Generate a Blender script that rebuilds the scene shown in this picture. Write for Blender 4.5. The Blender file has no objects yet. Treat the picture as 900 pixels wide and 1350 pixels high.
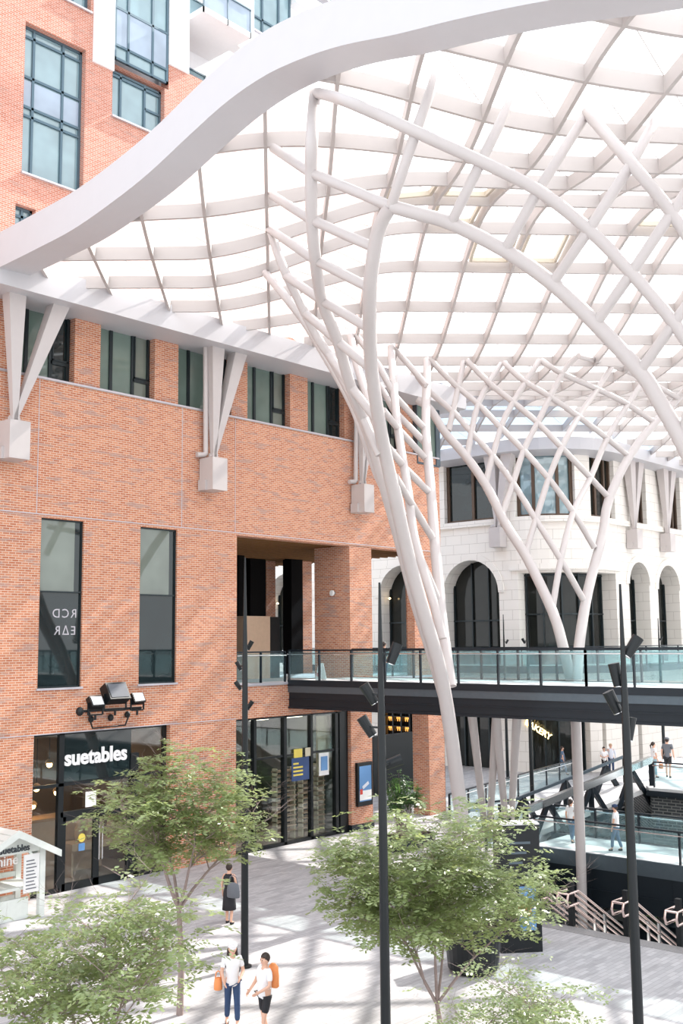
import bpy, bmesh, math, random
from mathutils import Vector, Matrix
random.seed(7)
PI = math.pi
COL = bpy.context.scene.collection
# ------------------------------------------------------------------ camera
F = 1400.0; EYE = 8.0
PITCH = math.radians(7.0); ROLL = math.radians(0.57); YAW = math.radians(41.5)
fw = Vector((math.cos(YAW)*math.cos(PITCH), math.sin(YAW)*math.cos(PITCH), math.sin(PITCH)))
r0 = Vector((math.sin(YAW), -math.cos(YAW), 0)); u0 = r0.cross(fw)
rt = math.cos(ROLL)*r0 - math.sin(ROLL)*u0
up = math.sin(ROLL)*r0 + math.cos(ROLL)*u0
CAM = Vector((0, 0, EYE))
def ray(x, y): return fw + rt*((x-450)/F) + up*((675-y)/F)
def at(x, y, D=None, X=None, Y=None, Z=None):
    d = ray(x, y)
    if D is not None: t = D
    elif X is not None: t = X/d.x
    elif Y is not None: t = Y/d.y
    else: t = (Z-EYE)/d.z
    return CAM + d*t
def proj(p):
    q = Vector(p)-CAM; dd = q.dot(fw)
    return 450+F*q.dot(rt)/dd, 675-F*q.dot(up)/dd, dd
cd = bpy.data.cameras.new('camera'); cam = bpy.data.objects.new('camera', cd); COL.objects.link(cam)
cd.sensor_width = 36; cd.lens = F/1350*36; cd.clip_end = 600; cd.clip_start = 0.1
m3 = Matrix((rt, up, -fw)).transposed()
cam.matrix_world = Matrix.Translation(CAM) @ m3.to_4x4()
bpy.context.scene.camera = cam

# ------------------------------------------------------------------ materials
def newmat(name):
    m = bpy.data.materials.new(name); m.use_nodes = True
    nt = m.node_tree; b = nt.nodes['Principled BSDF']; return m, nt, b
def setp(b, col=None, rough=None, metal=None, spec=None, alpha=None):
    if col is not None: b.inputs['Base Color'].default_value = (*col, 1)
    if rough is not None: b.inputs['Roughness'].default_value = rough
    if metal is not None: b.inputs['Metallic'].default_value = metal
    if spec is not None: b.inputs['Specular IOR Level'].default_value = spec
def mat(name, col, rough=0.6, metal=0.0, spec=0.5, noise=0.06, nscale=6, bump=0.0):
    m, nt, b = newmat(name); setp(b, col, rough, metal, spec)
    if noise > 0:
        tc = nt.nodes.new('ShaderNodeTexCoord'); n = nt.nodes.new('ShaderNodeTexNoise')
        n.inputs['Scale'].default_value = nscale; n.inputs['Detail'].default_value = 4
        nt.links.new(tc.outputs['Object'], n.inputs['Vector'])
        mr = nt.nodes.new('ShaderNodeMapRange'); mr.inputs['To Min'].default_value = 1-noise*1.5; mr.inputs['To Max'].default_value = 1+noise
        nt.links.new(n.outputs['Fac'], mr.inputs['Value'])
        mx = nt.nodes.new('ShaderNodeVectorMath'); mx.operation = 'SCALE'; mx.inputs[0].default_value = col
        nt.links.new(mr.outputs['Result'], mx.inputs['Scale']); nt.links.new(mx.outputs['Vector'], b.inputs['Base Color'])
        if bump:
            bp = nt.nodes.new('ShaderNodeBump'); bp.inputs['Strength'].default_value = bump; bp.inputs['Distance'].default_value = 0.02
            nt.links.new(n.outputs['Fac'], bp.inputs['Height']); nt.links.new(bp.outputs['Normal'], b.inputs['Normal'])
    return m
def emis(name, col, s):
    m, nt, b = newmat(name); setp(b, col, .5); b.inputs['Emission Color'].default_value = (*col, 1); b.inputs['Emission Strength'].default_value = s
    return m
def blocks(name, c1, c2, mortar, w, h, ms, third=None, rough=0.8, bump=0.4, offset=.5, squash_noise=0.0, amt=0.5):
    m, nt, b = newmat(name); setp(b, rough=rough, spec=.25)
    uv = nt.nodes.new('ShaderNodeUVMap'); uv.uv_map = 'UVMap'
    br = nt.nodes.new('ShaderNodeTexBrick'); br.offset = offset
    for k, v in (('Scale', 1), ('Brick Width', w), ('Row Height', h), ('Mortar Size', ms), ('Mortar Smooth', .1), ('Bias', 0)): br.inputs[k].default_value = v
    br.inputs['Color1'].default_value = (*c1, 1); br.inputs['Color2'].default_value = (*c2, 1); br.inputs['Mortar'].default_value = (*mortar, 1)
    nt.links.new(uv.outputs['UV'], br.inputs['Vector'])
    out = br.outputs['Color']
    if third:
        mp = nt.nodes.new('ShaderNodeMapping'); mp.inputs['Scale'].default_value = (1.1/ w * .21, 5.5/h*.075, 1)
        nt.links.new(uv.outputs['UV'], mp.inputs['Vector'])
        n = nt.nodes.new('ShaderNodeTexNoise'); n.inputs['Scale'].default_value = 1; n.inputs['Detail'].default_value = 3
        nt.links.new(mp.outputs['Vector'], n.inputs['Vector'])
        cr = nt.nodes.new('ShaderNodeMapRange'); cr.inputs['From Min'].default_value = .56; cr.inputs['From Max'].default_value = .64; cr.inputs['To Max'].default_value = amt
        nt.links.new(n.outputs['Fac'], cr.inputs['Value'])
        mx = nt.nodes.new('ShaderNodeMix'); mx.data_type = 'RGBA'; mx.inputs['B'].default_value = (*third, 1)
        nt.links.new(cr.outputs['Result'], mx.inputs['Factor']); nt.links.new(out, mx.inputs['A']); out = mx.outputs['Result']
    nt.links.new(out, b.inputs['Base Color'])
    bp = nt.nodes.new('ShaderNodeBump'); bp.inputs['Strength'].default_value = bump; bp.inputs['Distance'].default_value = .01; bp.invert = True
    nt.links.new(br.outputs['Fac'], bp.inputs['Height']); nt.links.new(bp.outputs['Normal'], b.inputs['Normal'])
    return m
def schlick(nt, r0):
    g = nt.nodes.new('ShaderNodeNewGeometry'); d = nt.nodes.new('ShaderNodeVectorMath'); d.operation = 'DOT_PRODUCT'
    nt.links.new(g.outputs['Incoming'], d.inputs[0]); nt.links.new(g.outputs['Normal'], d.inputs[1])
    def m(op, a, b=None, clamp=False):
        n = nt.nodes.new('ShaderNodeMath'); n.operation = op; n.use_clamp = clamp
        for i, v in enumerate((a, b)):
            if v is None: continue
            if isinstance(v, (int, float)): n.inputs[i].default_value = v
            else: nt.links.new(v, n.inputs[i])
        return n.outputs[0]
    return m('ADD', m('MULTIPLY', m('POWER', m('SUBTRACT', 1.0, m('ABSOLUTE', d.outputs['Value'])), 5.0), 1-r0), r0, True)
def glassy(name, tint, refl_rough=0.02, body=0.15, bodycol=(.5,.6,.6), ior=1.5):
    """thin architectural glass: transparent + a little body colour + fresnel reflection"""
    m = bpy.data.materials.new(name); m.use_nodes = True; nt = m.node_tree; nt.nodes.clear()
    o = nt.nodes.new('ShaderNodeOutputMaterial'); t = nt.nodes.new('ShaderNodeBsdfTransparent'); t.inputs['Color'].default_value = (*tint, 1)
    d = nt.nodes.new('ShaderNodeBsdfDiffuse'); d.inputs['Color'].default_value = (*bodycol, 1)
    g = nt.nodes.new('ShaderNodeBsdfGlossy'); g.inputs['Roughness'].default_value = refl_rough
    a = nt.nodes.new('ShaderNodeMixShader'); a.inputs['Fac'].default_value = body
    nt.links.new(t.outputs[0], a.inputs[1]); nt.links.new(d.outputs[0], a.inputs[2])
    c = nt.nodes.new('ShaderNodeMixShader'); nt.links.new(schlick(nt, ((ior-1)/(ior+1))**2), c.inputs['Fac'])
    nt.links.new(a.outputs[0], c.inputs[1]); nt.links.new(g.outputs[0], c.inputs[2]); nt.links.new(c.outputs[0], o.inputs['Surface'])
    return m
def leafmat(name, col, trans):
    m = bpy.data.materials.new(name); m.use_nodes = True; nt = m.node_tree; nt.nodes.clear()
    o = nt.nodes.new('ShaderNodeOutputMaterial'); d = nt.nodes.new('ShaderNodeBsdfPrincipled'); t = nt.nodes.new('ShaderNodeBsdfTranslucent')
    d.inputs['Roughness'].default_value = .38; d.inputs['Specular IOR Level'].default_value = .8
    tc = nt.nodes.new('ShaderNodeTexCoord'); n = nt.nodes.new('ShaderNodeTexNoise'); n.inputs['Scale'].default_value = 3.0
    nt.links.new(tc.outputs['Object'], n.inputs['Vector'])
    mr = nt.nodes.new('ShaderNodeMapRange'); mr.inputs['From Min'].default_value = .3; mr.inputs['From Max'].default_value = .7; mr.inputs['To Min'].default_value = .7; mr.inputs['To Max'].default_value = 1.35
    nt.links.new(n.outputs['Fac'], mr.inputs['Value'])
    sc = nt.nodes.new('ShaderNodeVectorMath'); sc.operation = 'SCALE'; sc.inputs[0].default_value = col; nt.links.new(mr.outputs[0], sc.inputs['Scale'])
    nt.links.new(sc.outputs[0], d.inputs['Base Color']); t.inputs['Color'].default_value = (*trans, 1)
    x = nt.nodes.new('ShaderNodeMixShader'); x.inputs[0].default_value = .35
    nt.links.new(d.outputs[0], x.inputs[1]); nt.links.new(t.outputs[0], x.inputs[2]); nt.links.new(x.outputs[0], o.inputs['Surface'])
    return m
M = {}
M['brick'] = blocks('red_brick', (.46,.150,.075), (.62,.265,.150), (.66,.53,.43), .24, .078, .010, third=(.36,.27,.25), amt=.55)
M['tbrick'] = blocks('tower_brick', (.48,.16,.10), (.58,.24,.17), (.62,.50,.44), .24, .078, .010, third=(.40,.28,.24), amt=.4)
M['dbrick'] = blocks('charcoal_brick', (.04,.045,.05), (.07,.075,.08), (.22,.22,.21), .40, .13, .02)
M['stone'] = blocks('pale_limestone', (.81,.77,.715), (.84,.80,.75), (.55,.51,.46), 1.25, .62, .012, bump=.3)
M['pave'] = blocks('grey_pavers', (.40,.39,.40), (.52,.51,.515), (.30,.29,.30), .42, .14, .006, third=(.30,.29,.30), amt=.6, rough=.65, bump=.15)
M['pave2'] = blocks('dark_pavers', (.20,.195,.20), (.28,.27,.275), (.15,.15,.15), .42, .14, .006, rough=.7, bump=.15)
M['white'] = mat('white_painted_steel', (.53,.487,.477), .45, noise=.02)
M['edge'] = mat('canopy_edge_paint', (.55,.54,.56), .5, noise=.02, nscale=2)
M['ribs'] = mat('rib_paint', (.475,.435,.42), .5, noise=.01)
M['dark'] = mat('charcoal_steel', (.012,.019,.027), .38, .3, noise=.1, nscale=3)
M['greyband'] = mat('grey_metal_fascia', (.10,.13,.155), .35, .5, noise=.08)
M['black'] = mat('black_metal', (.006,.009,.011), .4, .2, noise=.05)
M['frame'] = mat('window_frame_metal', (.018,.028,.032), .4, .3, noise=.03)
M['tframe'] = mat('tower_frame_metal', (.10,.16,.20), .4, .4, noise=.03)
M['sill'] = mat('sill_flashing', (.55,.52,.56), .4, .4, noise=.03)
M['wpanel'] = mat('white_cladding', (.85,.86,.88), .5, noise=.02)
M['chrome'] = mat('brushed_steel', (.75,.76,.77), .22, 1.0, noise=.02)
M['copper'] = mat('polished_rail_metal', (.86,.68,.63), .22, 1.0, noise=.02)
M['wood'] = mat('oak_boards', (.48,.28,.14), .6, noise=.25, nscale=3)
M['slat'] = mat('ceiling_slats', (.20,.085,.02), .8, noise=.2)
M['plywood'] = mat('birch_plywood', (.62,.44,.31), .6, noise=.08)
M['cream'] = mat('cream_curtain', (.72,.66,.50), .8)
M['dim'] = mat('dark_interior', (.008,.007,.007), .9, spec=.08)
M['inter'] = mat('brown_interior', (.20,.12,.07), .8)
M['grey_room'] = mat('grey_green_interior', (.10,.12,.11), .8)
M['floor'] = mat('shop_floor', (.35,.27,.22), .5)
M['conc'] = mat('pale_concrete', (.62,.61,.60), .8, nscale=2)
M['deck'] = mat('deck_paving', (.66,.66,.66), .7)
M['kiosk'] = mat('whitewashed_wood', (.72,.76,.72), .6, noise=.06)
M['blue'] = mat('navy_poster', (.03,.07,.20), .5, noise=0)
M['lblue'] = mat('blue_poster', (.12,.28,.55), .5, noise=0)
M['yellow'] = mat('yellow_print', (.85,.68,.12), .5, noise=0)
M['paper'] = mat('white_paper', (.86,.86,.85), .6, noise=0)
M['orange'] = mat('orange_fabric', (.85,.30,.10), .6)
M['red'] = mat('red_fabric', (.62,.06,.04), .6)
M['ink'] = mat('dark_print', (.04,.05,.06), .6, noise=0)
M['letter'] = mat('white_letters', (.95,.95,.95), .5, noise=0)
M['bark'] = mat('young_bark', (.30,.23,.21), .85, noise=.2, nscale=12, bump=.3)
M['soil'] = mat('planter_soil', (.07,.05,.035), .95)
M['skin'] = mat('skin', (.72,.42,.30), .5, noise=.02)
M['hair'] = mat('dark_hair', (.035,.02,.015), .5, noise=.1)
M['wcloth'] = mat('white_cotton', (.86,.85,.86), .85, noise=.03)
M['bcloth'] = mat('black_fabric', (.018,.018,.022), .8, noise=.05)
M['gcloth'] = mat('grey_fabric', (.14,.15,.17), .8, noise=.05)
M['denim'] = mat('blue_denim', (.10,.17,.27), .85)
M['ldenim'] = mat('pale_denim', (.30,.45,.52), .85)
M['pcloth'] = mat('pale_blue_cotton', (.70,.73,.80), .85)
M['navy'] = mat('navy_cloth', (.03,.06,.14), .8)
M['pink'] = mat('pink_print', (.75,.35,.35), .6)
M['leaf'] = leafmat('locust_leaf', (.20,.255,.115), (.46,.54,.20))
M['leaf2'] = leafmat('shrub_leaf', (.07,.16,.06), (.16,.32,.05))
M['leaf3'] = leafmat('hanging_leaf', (.26,.48,.07), (.45,.68,.10))
def fritted(name, clear, col):
    m = bpy.data.materials.new(name); m.use_nodes = True; nt = m.node_tree; nt.nodes.clear()
    o = nt.nodes.new('ShaderNodeOutputMaterial'); t = nt.nodes.new('ShaderNodeBsdfTransparent'); l = nt.nodes.new('ShaderNodeBsdfTranslucent'); l.inputs['Color'].default_value = (*col, 1)
    x = nt.nodes.new('ShaderNodeMixShader'); x.inputs[0].default_value = 1-clear
    nt.links.new(t.outputs[0], x.inputs[1]); nt.links.new(l.outputs[0], x.inputs[2]); nt.links.new(x.outputs[0], o.inputs['Surface']); return m
M['roofglass'] = fritted('fritted_canopy_glass', .66, (.90,.90,.90))
M['clearroof'] = glassy('clear_roof_glass', (.62,.76,.92), body=.12, bodycol=(.5,.6,.75))
M['rail_glass'] = glassy('balustrade_glass', (.85,.935,.94), body=.07, bodycol=(.52,.72,.77))
M['shopglass'] = glassy('shop_glass', (.90,.93,.91), body=.0, ior=1.75)
M['pane'] = None
def darkpane(name, col, rough=.03, refl=.12):
    m = bpy.data.materials.new(name); m.use_nodes = True; nt = m.node_tree; nt.nodes.clear()
    o = nt.nodes.new('ShaderNodeOutputMaterial'); d = nt.nodes.new('ShaderNodeBsdfDiffuse'); g = nt.nodes.new('ShaderNodeBsdfGlossy'); g.inputs['Roughness'].default_value = rough
    tc = nt.nodes.new('ShaderNodeTexCoord'); n = nt.nodes.new('ShaderNodeTexNoise'); n.inputs['Scale'].default_value = .8
    mr = nt.nodes.new('ShaderNodeMapRange'); mr.inputs['To Min'].default_value = .6; mr.inputs['To Max'].default_value = 1.4
    sc = nt.nodes.new('ShaderNodeVectorMath'); sc.operation = 'SCALE'; sc.inputs[0].default_value = col
    nt.links.new(tc.outputs['Object'], n.inputs['Vector']); nt.links.new(n.outputs['Fac'], mr.inputs[0]); nt.links.new(mr.outputs[0], sc.inputs['Scale']); nt.links.new(sc.outputs[0], d.inputs['Color'])
    c = nt.nodes.new('ShaderNodeMixShader'); nt.links.new(schlick(nt, .04+refl), c.inputs[0]); nt.links.new(d.outputs[0], c.inputs[1]); nt.links.new(g.outputs[0], c.inputs[2]); nt.links.new(c.outputs[0], o.inputs['Surface'])
    return m
M['pane'] = darkpane('dark_window_glass', (.012,.022,.024), refl=.03)
M['pane_blind'] = darkpane('window_glass_over_blind', (.17,.20,.17), refl=.05)
M['pane_green'] = darkpane('window_glass_over_curtain', (.15,.21,.18), refl=.05)
M['pane_tower'] = darkpane('tower_window_glass', (.22,.34,.38), refl=.12)
M['pane_spandrel'] = darkpane('spandrel_glass', (.30,.38,.48), rough=.2, refl=.1)
M['pane_stone'] = darkpane('bronze_tint_glass', (.02,.022,.02), refl=.0)
M['lamp'] = emis('warm_lamp', (1,.62,.25), 12)
M['glow'] = emis('amber_backlight', (1,.45,.10), .9)
M['neon'] = emis('yellow_sign_light', (1,.75,.3), 3)
M['soffitlamp'] = emis('soffit_lamp', (1,.72,.35), 8)

# ------------------------------------------------------------------ mesh builder
class MB:
    def __init__(s): s.v = []; s.f = []
    def add(s, vs, fs):
        n = len(s.v); s.v += [tuple(v) for v in vs]; s.f += [tuple(n+i for i in f) for f in fs]; return s
    def quad(s, a, b, c, d): return s.add([a,b,c,d], [(0,1,2,3)])
    def box(s, x0, x1, y0, y1, z0, z1):
        return s.add([(x0,y0,z0),(x1,y0,z0),(x1,y1,z0),(x0,y1,z0),(x0,y0,z1),(x1,y0,z1),(x1,y1,z1),(x0,y1,z1)],
                     [(0,3,2,1),(4,5,6,7),(0,1,5,4),(1,2,6,5),(2,3,7,6),(3,0,4,7)])
    def obox(s, c, ax, ay, az, hx, hy, hz):
        c = Vector(c); ax = Vector(ax).normalized(); ay = Vector(ay).normalized(); az = Vector(az).normalized()
        vs = [c+ax*(i*hx)+ay*(j*hy)+az*(k*hz) for k in (-1,1) for (i,j) in ((-1,-1),(1,-1),(1,1),(-1,1))]
        return s.add(vs, [(0,3,2,1),(4,5,6,7),(0,1,5,4),(1,2,6,5),(2,3,7,6),(3,0,4,7)])
    def bar(s, a, b, w, h, upv=(0,0,1)):
        a = Vector(a); b = Vector(b); d = (b-a); L = d.length
        if L < 1e-6: return s
        d.normalize(); side = d.cross(Vector(upv))
        if side.length < 1e-4: side = d.cross(Vector((1,0,0)))
        side.normalize(); u = side.cross(d)
        return s.obox((a+b)/2, d, side, u, L/2, w/2, h/2)
    def tube(s, pts, rad, n=10, cap=True):
        pts = [Vector(p) for p in pts]; R = rad if isinstance(rad, (list,tuple)) else [rad]*len(pts)
        rings = []; prev = None
        for i, p in enumerate(pts):
            if i == 0: t = pts[1]-pts[0]
            elif i == len(pts)-1: t = pts[-1]-pts[-2]
            else: t = (pts[i+1]-pts[i]).normalized()+(pts[i]-pts[i-1]).normalized()
            t.normalize()
            if prev is None:
                a = Vector((0,0,1)) if abs(t.z) < .9 else Vector((1,0,0)); u = t.cross(a).normalized()
            else:
                u = prev - t*prev.dot(t); u.normalize()
            prev = u; w = t.cross(u)
            rings.append([p+(u*math.cos(2*PI*k/n)+w*math.sin(2*PI*k/n))*R[i] for k in range(n)])
        vs = [v for r in rings for v in r]; fs = []
        for i in range(len(pts)-1):
            for k in range(n):
                k2 = (k+1) % n; fs.append((i*n+k, i*n+k2, (i+1)*n+k2, (i+1)*n+k))
        if cap:   # separate cap vertices keep the shading of the side true
            m0 = len(vs); vs += list(rings[0])+list(rings[-1])
            fs.append(tuple(m0+k for k in range(n-1,-1,-1))); fs.append(tuple(m0+n+k for k in range(n)))
        return s.add(vs, fs)
    def lathe(s, c, prof, n=16):
        c = Vector(c); vs = []; fs = []
        for (r, z) in prof: vs += [c+Vector((r*math.cos(2*PI*k/n), r*math.sin(2*PI*k/n), z)) for k in range(n)]
        for i in range(len(prof)-1):
            for k in range(n):
                k2 = (k+1) % n; fs.append((i*n+k, i*n+k2, (i+1)*n+k2, (i+1)*n+k))
        fs.append(tuple(range(n-1,-1,-1))); fs.append(tuple((len(prof)-1)*n+k for k in range(n)))
        return s.add(vs, fs)
    def ball(s, c, rx, ry, rz, n=12, m=8):
        c = Vector(c); vs = [c+Vector((0,0,-rz))]; fs = []
        for j in range(1, m):
            ph = -PI/2+PI*j/m
            vs += [c+Vector((rx*math.cos(ph)*math.cos(2*PI*k/n), ry*math.cos(ph)*math.sin(2*PI*k/n), rz*math.sin(ph))) for k in range(n)]
        vs.append(c+Vector((0,0,rz)))
        for k in range(n): fs.append((0, 1+(k+1)%n, 1+k)); fs.append((len(vs)-1, 1+(m-2)*n+k, 1+(m-2)*n+(k+1)%n))
        for j in range(m-2):
            for k in range(n): fs.append((1+j*n+k, 1+j*n+(k+1)%n, 1+(j+1)*n+(k+1)%n, 1+(j+1)*n+k))
        return s.add(vs, fs)
    def prism(s, poly, d):
        """poly: list of 3D points, extruded by vector d"""
        d = Vector(d); n = len(poly); vs = [Vector(p) for p in poly]+[Vector(p)+d for p in poly]
        fs = [tuple(range(n-1,-1,-1)), tuple(range(n, 2*n))]+[(i,(i+1)%n,n+(i+1)%n,n+i) for i in range(n)]
        return s.add(vs, fs)
    def build(s, name, m, parent=None, smooth=False, world=True, fix=True):
        me = bpy.data.meshes.new(name); off = Vector((0,0,0))
        if parent is not None and world:
            off = abs_loc(parent)
        me.from_pydata([(v[0]-off.x, v[1]-off.y, v[2]-off.z) for v in s.v], [], s.f)
        if fix and len(s.f) < 6000:
            bm = bmesh.new(); bm.from_mesh(me); bmesh.ops.recalc_face_normals(bm, faces=bm.faces); bm.to_mesh(me); bm.free()
        uvl = me.uv_layers.new(name='UVMap')
        for p in me.polygons:
            nx, ny, nz = abs(p.normal.x), abs(p.normal.y), abs(p.normal.z)
            for li in p.loop_indices:
                co = me.vertices[me.loops[li].vertex_index].co + off
                if nz > .7: uv = (co.x, co.y)
                elif nx > ny*1.0001: uv = (co.y, co.z)
                else: uv = (co.x, co.z)
                uvl.data[li].uv = uv
            p.use_smooth = smooth
        o = bpy.data.objects.new(name, me); COL.objects.link(o)
        if isinstance(m, str): m = M[m]
        me.materials.append(m)
        if parent is not None: o.parent = parent
        return o
def abs_loc(o):
    l = Vector((0,0,0))
    while o is not None: l += o.location; o = o.parent
    return l
def tag(o, label=None, cat=None, group=None, kind=None):
    if label: o['label'] = label
    if cat: o['category'] = cat
    if group: o['group'] = group
    if kind: o['kind'] = kind
    return o
def thing(name, loc, label, cat, group=None, kind=None):
    o = bpy.data.objects.new(name, None); COL.objects.link(o); o.location = loc; o.empty_display_size = .2
    return tag(o, label, cat, group, kind)
def copy_tree(o, parent=None):
    c = o.copy(); COL.objects.link(c); c.parent = parent
    for ch in list(o.children): copy_tree(ch, c)
    return c
def text_mesh(name, txt, size, m, parent, origin, xdir, zdir, depth=.02, bold=.0, align='CENTER', mirror=False, spacing=1.0):
    cu = bpy.data.curves.new('t', 'FONT'); cu.body = txt; cu.size = size; cu.extrude = depth; cu.offset = bold; cu.align_x = align; cu.space_character = spacing; cu.resolution_u = 3
    ob = bpy.data.objects.new('t', cu); COL.objects.link(ob)
    bpy.context.view_layer.update()
    me = bpy.data.meshes.new_from_object(ob.evaluated_get(bpy.context.evaluated_depsgraph_get()))
    COL.objects.unlink(ob); bpy.data.objects.remove(ob)
    x = Vector(xdir).normalized(); z = Vector(zdir).normalized(); n = x.cross(z)
    off = abs_loc(parent) if parent else Vector((0,0,0))
    for v in me.vertices:
        p = Vector(origin) + x*(v.co.x*(-1 if mirror else 1)) + z*v.co.y + n*v.co.z - off
        v.co = p
    me.materials.clear(); me.materials.append(M[m]); me.name = name
    o = bpy.data.objects.new(name, me); COL.objects.link(o); o.parent = parent
    return o

# ------------------------------------------------------------------ path walls
def wall_path(mb, path, s0, s1, z0, z1, openings, depth, back=.5, curve_step=None):
    """sheet wall with thickness following path(s)->(x,y,nx,ny); openings (a,b,za,zb,arch) cut with reveals"""
    br = {s0, s1}
    for (a, b, za, zb, arch) in openings:
        br |= {a, b}
        if arch:
            for k in range(1, 16): br.add((a+b)/2-(b-a)/2*math.cos(PI*k/16))
    if curve_step:
        s = s0
        while s < s1: br.add(s); s += curve_step
    br = sorted(x for x in br if s0-1e-6 <= x <= s1+1e-6)
    def P(s, z, d=0):
        x, y, nx, ny = path(s); return (x+nx*d, y+ny*d, z)
    def top(o, s):
        a, b, za, zb, arch = o
        if not arch: return zb
        r = (b-a)/2; c = (a+b)/2; return zb-r+math.sqrt(max(0, r*r-(s-c)**2))
    for i in range(len(br)-1):
        a, b = br[i], br[i+1]
        if b-a < 1e-5: continue
        mid = (a+b)/2
        ops = sorted([o for o in openings if o[0]-1e-6 <= mid <= o[1]+1e-6], key=lambda o: o[2])
        lo = (z0, z0)
        for o in ops:
            if o[2] > lo[0]+1e-4:
                mb.quad(P(a,lo[0]), P(b,lo[1]), P(b,o[2]), P(a,o[2])); mb.quad(P(a,lo[0],back), P(b,lo[1],back), P(b,o[2],back), P(a,o[2],back))
                mb.quad(P(a,o[2]), P(b,o[2]), P(b,o[2],depth), P(a,o[2],depth))
            ta, tb = top(o,a), top(o,b)
            mb.quad(P(a,ta), P(b,tb), P(b,tb,depth), P(a,ta,depth))
            lo = (ta, tb)
        if lo[0] < z1-1e-4:
            mb.quad(P(a,lo[0]), P(b,lo[1]), P(b,z1), P(a,z1)); mb.quad(P(a,lo[0],back), P(b,lo[1],back), P(b,z1,back), P(a,z1,back))
        mb.quad(P(a,z1), P(b,z1), P(b,z1,back), P(a,z1,back))
    for (a, b, za, zb, arch) in openings:
        zt = zb-(b-a)/2 if arch else zb
        mb.quad(P(a,za), P(a,zt), P(a,zt,depth), P(a,za,depth)); mb.quad(P(b,za), P(b,zt), P(b,zt,depth), P(b,za,depth))
    for s in (s0, s1): mb.quad(P(s,z0), P(s,z1), P(s,z1,back), P(s,z0,back))
    return mb
def arch_pane(path, a, b, za, zb, arch, d):
    mb = MB(); c = (a+b)/2; r = (b-a)/2
    def P(s, z): x, y, nx, ny = path(s); return (x+nx*d, y+ny*d, z)
    if arch:
        ss = [c-r*math.cos(PI*k/20) for k in range(21)]
        tops = [zb-r+math.sqrt(max(0, r*r-(s-c)**2)) for s in ss]
    else: ss = [a+(b-a)*k/8 for k in range(9)]; tops = [zb]*9
    for i in range(len(ss)-1): mb.quad(P(ss[i],za), P(ss[i+1],za), P(ss[i+1],tops[i+1]), P(ss[i],tops[i]))
    return mb
def window_unit(root, name, x0, x1, z0, z1, y, mull=(), trans=(), fw_=.07, paneM='pane', frameM='frame', pane_fn=None, depth=.1, sill=True, sash=()):
    """window in a Y=const wall: frame part with pane, mullion pattern in the frame mesh"""
    f = MB(); d = depth
    f.box(x0,x1,y,y+d,z0,z0+fw_); f.box(x0,x1,y,y+d,z1-fw_,z1); f.box(x0,x0+fw_,y,y+d,z0,z1); f.box(x1-fw_,x1,y,y+d,z0,z1)
    for m_ in mull: X = x0+(x1-x0)*m_; f.box(X-fw_/2, X+fw_/2, y-.01, y+d, z0, z1)
    for t in trans:
        if isinstance(t, tuple): zt = z0+(z1-z0)*t[0]; f.box(x0+(x1-x0)*t[1], x0+(x1-x0)*t[2], y-.01, y+d, zt-fw_/2, zt+fw_/2)
        else: zt = z0+(z1-z0)*t; f.box(x0, x1, y-.01, y+d, zt-fw_/2, zt+fw_/2)
    for (a, b, c, e) in sash:
        xa, xb, za, zb = x0+(x1-x0)*a, x0+(x1-x0)*b, z0+(z1-z0)*c, z0+(z1-z0)*e; w = .05
        f.box(xa,xb,y-.04,y,za,za+w); f.box(xa,xb,y-.04,y,zb-w,zb); f.box(xa,xa+w,y-.04,y,za,zb); f.box(xb-w,xb,y-.04,y,za,zb)
    fo = f.build(name, frameM, root)
    if pane_fn: pane_fn(fo)
    else:
        MB().box(x0+.02, x1-.02, y+d*.5, y+d*.5+.02, z0+.02, z1-.02).build('pane', paneM, fo)
    if sill: MB().box(x0-.03, x1+.03, y-.35, y+.02, z0-.07, z0).build('sill', 'sill', fo)
    return fo

# ================================================================== BRICK BUILDING
FY = 30.5
def fx(px, py=800): return at(px, py, Y=FY).x
def fz(px, py): return at(px, py, Y=FY).z
XE = fx(580, 700); X0 = 8.0
Z_SILL = 16.86; Z_LINE = 12.32; Z_SH = 5.12; Z_DECK = 6.50
brick = thing('brick_building', (24, FY+6, 0), 'red brick podium building with dark windows behind the white canopy', 'building')
def bpath(s): return (s, FY, 0, 1)
tall = [(fx(52,790), fx(109,790)), (fx(184,790), fx(233,790))]
zt0, zt1 = fz(47,908), fz(52,682)
shop = (fx(42,1080), fx(223,1080)); 
ops = [(shop[0], shop[1], 0, Z_SH, False), (fx(311,1030), XE-.02, 0, Z_SH-.02, False), (fx(312,800), fx(546,800), Z_DECK-.12, Z_LINE-.12, False)]
ops += [(a, b, zt0, zt1, False) for a, b in tall]
w = wall_path(MB(), bpath, X0, XE, 0, Z_SILL, ops, .45)
w.build('wall', 'brick', brick)
# shadow joints and ledges
j = MB(); j.box(X0, XE, FY-.02, FY, Z_LINE-.03, Z_LINE); j.box(X0, fx(311), FY-.015, FY, Z_SH+.0, Z_SH+.03)
for px in (50, 240, 310): j.box(fx(px,600)-.012, fx(px,600)+.012, FY-.012, FY, Z_LINE, Z_SILL)
j.build('joint', 'sill', brick)
MB().box(X0, XE, FY-.06, FY+.55, Z_SILL, Z_SILL+.07).build('ledge', 'sill', brick)
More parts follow.
